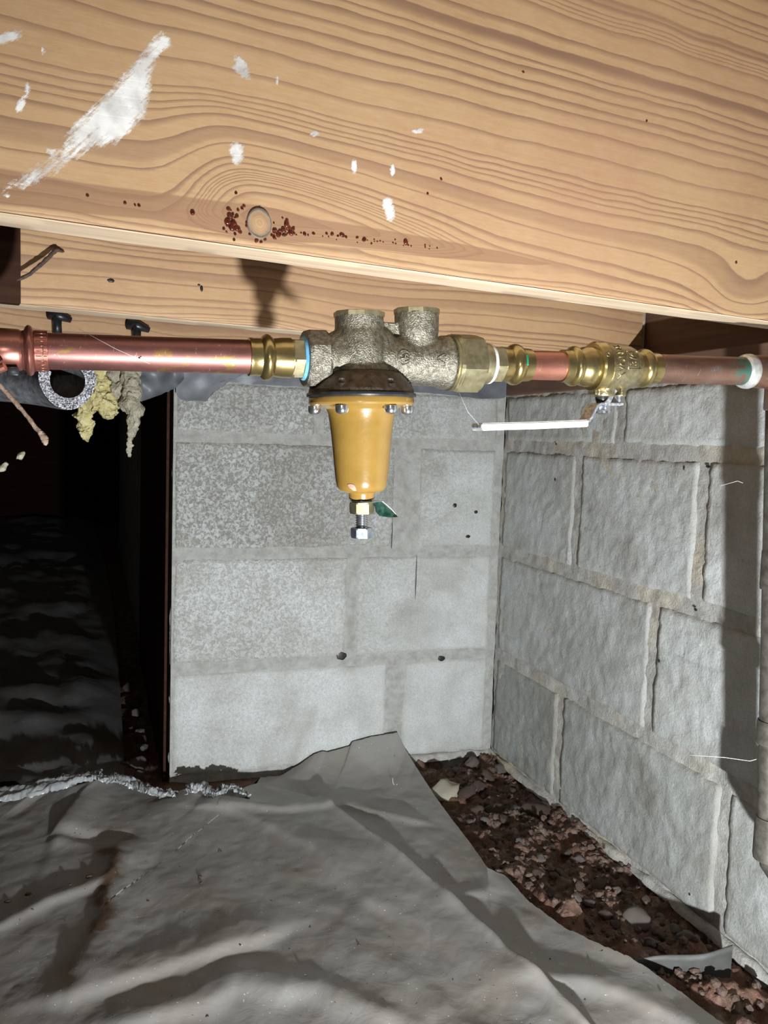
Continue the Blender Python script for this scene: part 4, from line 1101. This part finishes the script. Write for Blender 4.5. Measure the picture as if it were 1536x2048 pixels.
# =================================================================== PLASTIC SHEETS
def G2(px, py, z=.015): p = gnd(px, py, z); return (p.x, p.y)
edge_px = [(-420, 1700, .015), (-200, 1650, .015), (-40, 1615, .018), (20, 1600, .02), (60, 1590, .025), (100, 1582, .022), (150, 1572, .028), (195, 1558, .034), (235, 1562, .025), (270, 1570, .02), (300, 1582, .015), (335, 1588, .012), (360, 1582, .016), (382, 1572, .022), (402, 1568, .024),
           (415, 1577, .018), (430, 1588, .012), (448, 1576, .02), (465, 1570, .024), (480, 1578, .018), (492, 1590, .012)]
edge_w = [(520, 1577), (560, 1552), (600, 1528), (628, 1508), (645, 1502), (655, 1504), (700, 1492), (704, 1484), (740, 1474), (795, 1465)]
edge_r = [(812, 1500, .03), (830, 1530, .016), (870, 1592, .012), (905, 1640, .010), (940, 1685, .012), (975, 1735, .022), (988, 1742, .018), (1010, 1750, .012), (1060, 1805, .010), (1130, 1855, .012), (1200, 1888, .02), (1262, 1915, .022),
          (1300, 1940, .018), (1370, 1990, .012), (1450, 2050, .010), (1600, 2180, .010), (1900, 2600, .01)]
E3 = [gnd(x, y, z) for x, y, z in edge_px] + [hit(x, y, CORNER+nF*.010, nF) for x, y in edge_w] + [gnd(x, y, z) for x, y, z in edge_r]
E3 = np.array([list(v_) for v_ in E3]); seglen = np.r_[0, np.cumsum(np.linalg.norm(np.diff(E3, axis=0), axis=1))]
nc = 760; sc = np.linspace(0, seglen[-1], nc)
# keep more columns where the visible far edge is
wts = np.r_[np.full(len(seglen)-1, 1.)]; EB = np.stack([np.interp(sc, seglen, E3[:, i]) for i in range(3)], -1)
near0 = np.array([-1.5, -.35]); near1 = np.array([.75, -.35])
NB = near0 + (near1-near0)*(sc/sc[-1])[:, None]
nr = 300; f_ = np.linspace(0, 1, nr)**1.25
X = EB[:, None, 0]*(1-f_)+NB[:, None, 0]*f_; Y = EB[:, None, 1]*(1-f_)+NB[:, None, 1]*f_
dist = np.hypot(X-EB[:, None, 0], Y-EB[:, None, 1])
H = .014 + vf(X, Y, 1.6, 2, 80)*.012 + np.abs(vf(X, Y, 6, 3, 84))*.006
def ridge(H, pts, amp, width, skew=1.):
    P = [G2(*q) for q in pts]; D = np.full(X.shape, 1e9); S = np.zeros(X.shape)
    for (ax, ay), (bx, by) in zip(P, P[1:]):
        dx, dy = bx-ax, by-ay; L = math.hypot(dx, dy); t_ = np.clip(((X-ax)*dx+(Y-ay)*dy)/L/L, 0, 1)
        d = np.hypot(X-ax-t_*dx, Y-ay-t_*dy); sd_ = (dx*(Y-ay)-dy*(X-ax))/L
        S = np.where(d < D, sd_, S); D = np.minimum(D, d)
    q_ = np.clip(S/(width*2)+.5, 0, 1); q_ = q_*q_*(3-2*q_); wd = width*(1+(skew-1)*q_)
    return H + .62*amp*np.exp(-(D/(wd*1.0))**2)
H = np.maximum(H, .004)
H = ridge(H, [(650, 1600), (760, 1680), (870, 1770), (1010, 1900), (1170, 2050)], .010, .012, 5)
H = ridge(H, [(400, 1590), (520, 1640), (640, 1700), (740, 1800)], .010, .014, 3)
H = ridge(H, [(700, 1760), (1000, 2048)], -.010, .05)
H = ridge(H, [(195, 1575), (150, 1620), (115, 1665)], .020, .012, 3)
H = ridge(H, [(115, 1668), (250, 1672)], -.012, .014)
H = ridge(H, [(240, 1700), (225, 1780), (195, 1880), (165, 1930)], .012, .016, 2.5)
H = ridge(H, [(0, 1850), (90, 1800), (200, 1760)], .010, .012, 2)
H = ridge(H, [(150, 1990), (280, 1950), (440, 1900), (520, 1880)], .014, .016, 3)
H = ridge(H, [(250, 2050), (400, 2010), (470, 1975), (560, 1990)], .014, .018, 2)
H = ridge(H, [(640, 1990), (760, 2040)], .010, .02)
H = ridge(H, [(400, 1615), (560, 1620), (700, 1610), (830, 1640)], .010, .010, 3)
H = ridge(H, [(900, 1800), (1000, 1770), (1010, 1752)], .008, .02)
H = ridge(H, [(1060, 1960), (1180, 1960), (1260, 1990), (1400, 2060)], .012, .018, 2)
Pl = [G2(*q) for q in ((600, 1585), (650, 1602), (760, 1680), (870, 1770), (1010, 1900), (1170, 2050), (1330, 2220))]
D_ = np.full(X.shape, 1e9); S_ = np.zeros(X.shape)
for (ax, ay), (bx, by) in zip(Pl, Pl[1:]):
    dx, dy = bx-ax, by-ay; L = math.hypot(dx, dy); t_ = np.clip(((X-ax)*dx+(Y-ay)*dy)/L/L, 0, 1)
    d = np.hypot(X-ax-t_*dx, Y-ay-t_*dy); sd_ = (dx*(Y-ay)-dy*(X-ax))/L; S_ = np.where(d < D_, sd_, S_); D_ = np.minimum(D_, d)
S_ = S_ + vf(X, Y, 14, 2, 120)*.006
st_q = np.clip(-S_/.006+.5, 0, 1); H = H + .010*st_q*(3*st_q-2*st_q**2)*np.exp(-D_/.30) - .006*np.exp(-((S_-.03)/.03)**2)*np.exp(-D_/.05)
rad_ = vf(X*.8+Y*.2, Y*.35, 26, 3, 95)*.0035; H = H + rad_*np.exp(-dist/.5)
be = np.exp(-(dist/.045)**1.2)
Z = EB[:, None, 2]*be + H*(1-be)
fine = vf(X, Y, 40, 3, 90)*.0012*np.clip(dist/.03, 0, 1); Z = np.maximum(Z+fine, height_soil(X, Y)+.004)
ragged = vf(sc[:, None], dist*.2, 160, 3, 99)*.004*np.exp(-dist/.006); Y = Y+ragged; 
SH_ = (X.ravel().copy(), Y.ravel().copy(), Z.ravel().copy())
def SHZ(p): return float(SH_[2][np.argmin((SH_[0]-p.x)**2+(SH_[1]-p.y)**2)])
sp = [G2(*q) for q in ((205, 1700), (232, 1712), (222, 1760), (190, 1790), (218, 1830), (195, 1862))]
stain = .85-seg_dist(X, Y, sp)/.030
sp2 = [G2(*q) for q in ((0, 1800), (90, 1785), (180, 1762))]; stain = np.maximum(stain, .55-seg_dist(X, Y, sp2)/.018)
sp3 = [G2(*q) for q in ((110, 1672), (240, 1672))]; stain = np.maximum(stain, .55-seg_dist(X, Y, sp3)/.014)
me = grid_mesh('ground_sheet', np.stack([X, Y, Z], -1), {'stain': np.clip(stain, -1, 1)})
sh = link_mesh('ground_sheet', me, M['sheet'], origin=Vector((0, .9, 0)))
tag(sh, 'large grey plastic sheet spread over the ground in front, brown stain at left', 'sheet')
# crumpled clear hem lying on the far left edge
def hem(pts, wid, seed):
    P = []; n = 150
    for i in range(n):
        c = np.array(lerp3(pts, i/(n-1))); row = []
        for j in range(12):
            g_ = j/11-.5; ww = wid*(.6+.6*math.sin(math.pi*min(1, i/(n-1)*1.15+.05))**.5)
            a_ = g_*2.8
            row.append([c[0]+.008*noise.noise(Vector((i*.09, j*.5, seed))), c[1]+ww*math.sin(a_)*.5+.004*noise.noise(Vector((i*.3, j*.2, seed+2))), c[2]+.004+ww*.30*math.cos(a_)+.011*noise.noise(Vector((i*.05, j*.9, seed+5)))+.003*noise.noise(Vector((i*.35, j*.7, seed+7)))])
        P.append(row)
    return np.array(P)
def lerp3(p, f):
    f *= len(p)-1; i = min(int(f), len(p)-2); q = f-i; return [p[i][k_]*(1-q)+p[i+1][k_]*q for k_ in range(3)]
hp = [list(gnd(x, y, z)) for x, y, z in ((-260, 1640, .02), (-60, 1612, .02), (20, 1600, .02), (80, 1588, .026), (140, 1574, .028), (185, 1560, .03), (200, 1558, .03))]
o = link_mesh('crumpled_hem', grid_mesh('crumpled_hem', hem(hp, .042, 3)), M['poly_clear'], sh, label='shiny crumpled clear hem of the sheet')
hp = [list(gnd(x, y, z)) for x, y, z in ((200, 1562, .03), (240, 1566, .028), (275, 1578, .022), (300, 1590, .018), (330, 1596, .015), (350, 1594, .014))]
o = link_mesh('crumpled_hem', grid_mesh('crumpled_hem', hem(hp, .022, 13)), M['poly_clear'], sh, label='shiny crumpled clear hem of the sheet')
hp = [list(gnd(x, y, z)) for x, y, z in ((372, 1592, .018), (402, 1580, .02), (430, 1600, .016), (466, 1582, .02), (500, 1602, .015))]
o = link_mesh('crumpled_hem', grid_mesh('crumpled_hem', hem(hp, .022, 23)), M['poly_clear'], sh, label='shiny crumpled clear hem of the sheet')

# ground sheet going back through the opening, its shade painted darker
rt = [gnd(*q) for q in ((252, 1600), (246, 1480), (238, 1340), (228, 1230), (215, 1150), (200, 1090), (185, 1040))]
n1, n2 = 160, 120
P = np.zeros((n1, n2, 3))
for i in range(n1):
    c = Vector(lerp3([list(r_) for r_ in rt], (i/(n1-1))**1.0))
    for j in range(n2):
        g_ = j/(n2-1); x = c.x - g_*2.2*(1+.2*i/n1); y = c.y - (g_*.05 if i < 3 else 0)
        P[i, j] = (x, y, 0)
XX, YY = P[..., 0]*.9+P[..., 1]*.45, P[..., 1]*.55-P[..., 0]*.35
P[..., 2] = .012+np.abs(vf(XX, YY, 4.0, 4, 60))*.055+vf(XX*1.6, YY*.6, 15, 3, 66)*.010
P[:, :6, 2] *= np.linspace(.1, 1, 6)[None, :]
o = link_mesh('shaded_ground_sheet', grid_mesh('shaded_ground_sheet', P), M['sheet_far'], origin=Vector((-1, 2, 0)))
tag(o, 'wrinkled plastic sheet in painted shade receding through the opening left of the wall', 'sheet')

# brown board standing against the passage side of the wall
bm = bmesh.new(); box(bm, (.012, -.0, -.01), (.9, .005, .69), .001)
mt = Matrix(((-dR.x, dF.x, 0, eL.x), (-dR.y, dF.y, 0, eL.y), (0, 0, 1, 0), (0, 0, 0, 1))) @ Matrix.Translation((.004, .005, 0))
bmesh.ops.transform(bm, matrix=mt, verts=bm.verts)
o = obj('brown_board', bm, M['dark_wood_shade'], origin=mt, smooth=False); tag(o, 'dark brown board standing on the soil beside the left end of the block wall', 'board')

# grey upright strip at the lower right
g1, g2 = gnd(1255, 1930, 0), gnd(1470, 1952, 0); sd_ = (g2-g1).normalized(); sn = Vector((sd_.y, -sd_.x, 0))
bm = bmesh.new(); cont_t = [(1258, 1914), (1330, 1904), (1400, 1895), (1462, 1884)]; cont_b = [(1258, 1965), (1300, 1972), (1345, 1974), (1402, 1974), (1462, 1958)]
for th in (0, .0022):
    rows = []
    for i in range(29):
        a_, b_ = lerp_poly(cont_t, i/28), lerp_poly(cont_b, i/28)
        pa, pb = hit(*a_, g1, sn), hit(*b_, g1, sn)
        rows.append([bm.verts.new(pa.lerp(pb, j/5)-sn*(th+.004*math.sin(i*.25)-.010*(1-j/5))) for j in range(6)])
    for p_, q_ in zip(rows, rows[1:]):
        for j in range(5): bm.faces.new((p_[j], q_[j], q_[j+1], p_[j+1]))
    if th == 0: r0_ = rows
for i in range(28): bm.faces.new((r0_[i][0], r0_[i+1][0], rows[i+1][0], rows[i][0]))
o = obj('grey_strip', bm, M['strip'], origin=g1); tag(o, 'stiff grey strip on edge in the soil at the foot of the right wall', 'strip')

# =================================================================== CLODS AND STONES
def rock_mesh(seed, mat):
    bm = bmesh.new(); bmesh.ops.create_icosphere(bm, subdivisions=3, radius=1)
    for v_ in bm.verts:
        n_ = noise.noise_vector(v_.co*1.1+Vector((seed*3.1, 0, 0)))*.45+noise.noise_vector(v_.co*3.5+Vector((seed, 0, 0)))*.14
        v_.co = v_.co+n_; v_.co.z *= .8
    me = bpy.data.meshes.new('soil_clod'); bm.to_mesh(me); bm.free(); me.materials.append(mat)
    me.polygons.foreach_set('use_smooth', [True]*len(me.polygons)); return me
rms = [rock_mesh(i, M[('rock_a', 'rock_b', 'rock_a', 'rock_b')[i % 4]]) for i in range(8)]
rr = random.Random(11)
def put_rock(px, py, rpx, label=None, me=None, group='clods lying in the bare soil strip', cat='clod', name='soil_clod'):
    p = gnd(px, py, .0); s = 1.15*rpx*depth(p)/F
    o = bpy.data.objects.new(name, me or rr.choice(rms)); COL.objects.link(o)
    zg = float(height_soil(np.array(p.x), np.array(p.y)))
    o.location = (p.x, p.y, zg+s*.25); o.rotation_euler = (rr.random()*.6, rr.random()*.6, rr.random()*6); o.scale = (s*rr.uniform(.85, 1.2), s*rr.uniform(.8, 1.1), s*rr.uniform(.7, 1.0))
    tag(o, label or ('soil clod near the inner corner of the two walls' if py < 1600 else 'soil clod midway along the right wall foot' if py < 1790 else 'soil clod in the wide end of bare soil by the grey strip'), cat, None if label else (group+(' by the corner' if py < 1600 else ' midway' if py < 1790 else ' near the strip'))); return o
put_rock(1072, 1615, 24, 'largest reddish brown clod, touching the foot of the right wall', rms[0])
put_rock(935, 1590, 16, 'rounded brown clod beside the pale broken piece', rms[2])
put_rock(990, 1610, 17, 'dark brown clod just left of the largest one', rms[4])
put_rock(975, 1545, 15, 'brown clod nearest the inner corner of the walls', rms[2])
put_rock(1275, 1838, 26, 'big pale-topped clod near the grey strip', rms[1])
for x, y, r in ((945, 1525, 12), (1000, 1535, 13), (960, 1565, 14), (1020, 1570, 15), (990, 1580, 12), (1035, 1610, 13), (955, 1620, 12), (925, 1630, 10), (1010, 1640, 11), (1050, 1650, 10), (925, 1565, 9), (915, 1530, 8), (1015, 1550, 8),
                (905, 1612, 8), (940, 1640, 8), (970, 1640, 9), (1100, 1690, 12), (1135, 1700, 11), (1160, 1710, 10), (1200, 1760, 14), (1230, 1780, 12), (1255, 1795, 10), (1290, 1800, 9), (1320, 1830, 10), (1350, 1850, 12), (1180, 1800, 11),
                (1210, 1830, 12), (1160, 1775, 9), (1330, 1870, 12), (1370, 1880, 12), (1300, 1880, 14), (1250, 1870, 10), (1230, 1850, 9), (1120, 1740, 9), (1080, 1720, 9), (1070, 1755, 10), (1100, 1780, 9), (1150, 1815, 9), (1040, 1700, 8), (1010, 1690, 8)):
    put_rock(x, y, r)
pale = rock_mesh(44, M['rock_c'])
o = put_rock(893, 1580, 24, 'pale cream broken piece by the edge of the grey sheet', pale, cat='stone', name='stone'); o.scale.z *= .8
for i in range(16):
    f_ = i/15; x = 268+rr.uniform(-10, 14)+f_*12; y = 1380+f_*180
    put_rock(x, y, rr.uniform(7, 13), 'clod in the soil gap between shaded sheet and brown board', group='clods in the soil gap')['group'] = 'clods in the soil gap'
# crumbs, too many to count
bm = bmesh.new(); rc = random.Random(5); nadd = 0
tri = [G2(900, 1520, 0), G2(985, 1500, 0), G2(1500, 1920, 0), G2(1536, 2060, 0), G2(1300, 1960, 0), G2(990, 1760, 0)]
tx = [p[0] for p in tri]; ty = [p[1] for p in tri]
while nadd < 900:
    x, y = rc.uniform(min(tx), max(tx)), rc.uniform(min(ty), max(ty))
    if not inside(np.array([x]), np.array([y]), tri)[0]: continue
    s = rc.choice((.0014, .002, .0028, .004, .006)); z = float(height_soil(np.array(x), np.array(y)))
    bmesh.ops.create_icosphere(bm, subdivisions=1, radius=s, matrix=Matrix.Translation((x, y, z+s*.3)) @ Matrix.Rotation(rc.random()*3, 4, 'X') @ Matrix.Diagonal((rc.uniform(.7, 1.3), 1, rc.uniform(.6, 1), 1)))
    nadd += 1
o = obj('soil_crumbs', bm, M['rock_a'], origin=Vector((.3, 1.2, 0)), smooth=False); tag(o, 'loose grey crumbs scattered over the bare soil', 'soil', kind='stuff')
# dirt specks lying on the sheet
bm = bmesh.new()
for x, y, r in ((57, 1785, 9), (180, 1755, 9), (140, 1773, 6), (402, 1770, 6), (400, 1757, 6), (620, 1862, 4), (296, 1805, 4), (440, 1705, 4), (65, 1822, 3), (130, 1840, 3), (718, 1900, 4), (480, 1905, 3), (610, 1970, 3), (415, 2040, 4), (905, 1960, 3), (960, 1965, 3),
                (15, 1800, 8), (1060, 1790, 3), (1100, 1920, 3), (1190, 1962, 4), (1320, 1990, 3), (1170, 2000, 3)):
    p = gnd(x, y, .014); p.z = SHZ(p); s = r*.8*depth(p)/F
    bmesh.ops.create_icosphere(bm, subdivisions=2, radius=s, matrix=Matrix.Translation(p) @ Matrix.Diagonal((rc.uniform(.8, 1.2), .8, .6, 1)))
for v_ in bm.verts: v_.co += noise.noise_vector(v_.co*400)*.001
o = obj('dirt_specks', bm, M['stick_dark'], origin=gnd(400, 1770)); tag(o, 'dark dirt specks scattered on the grey ground sheet', 'dirt', kind='stuff')
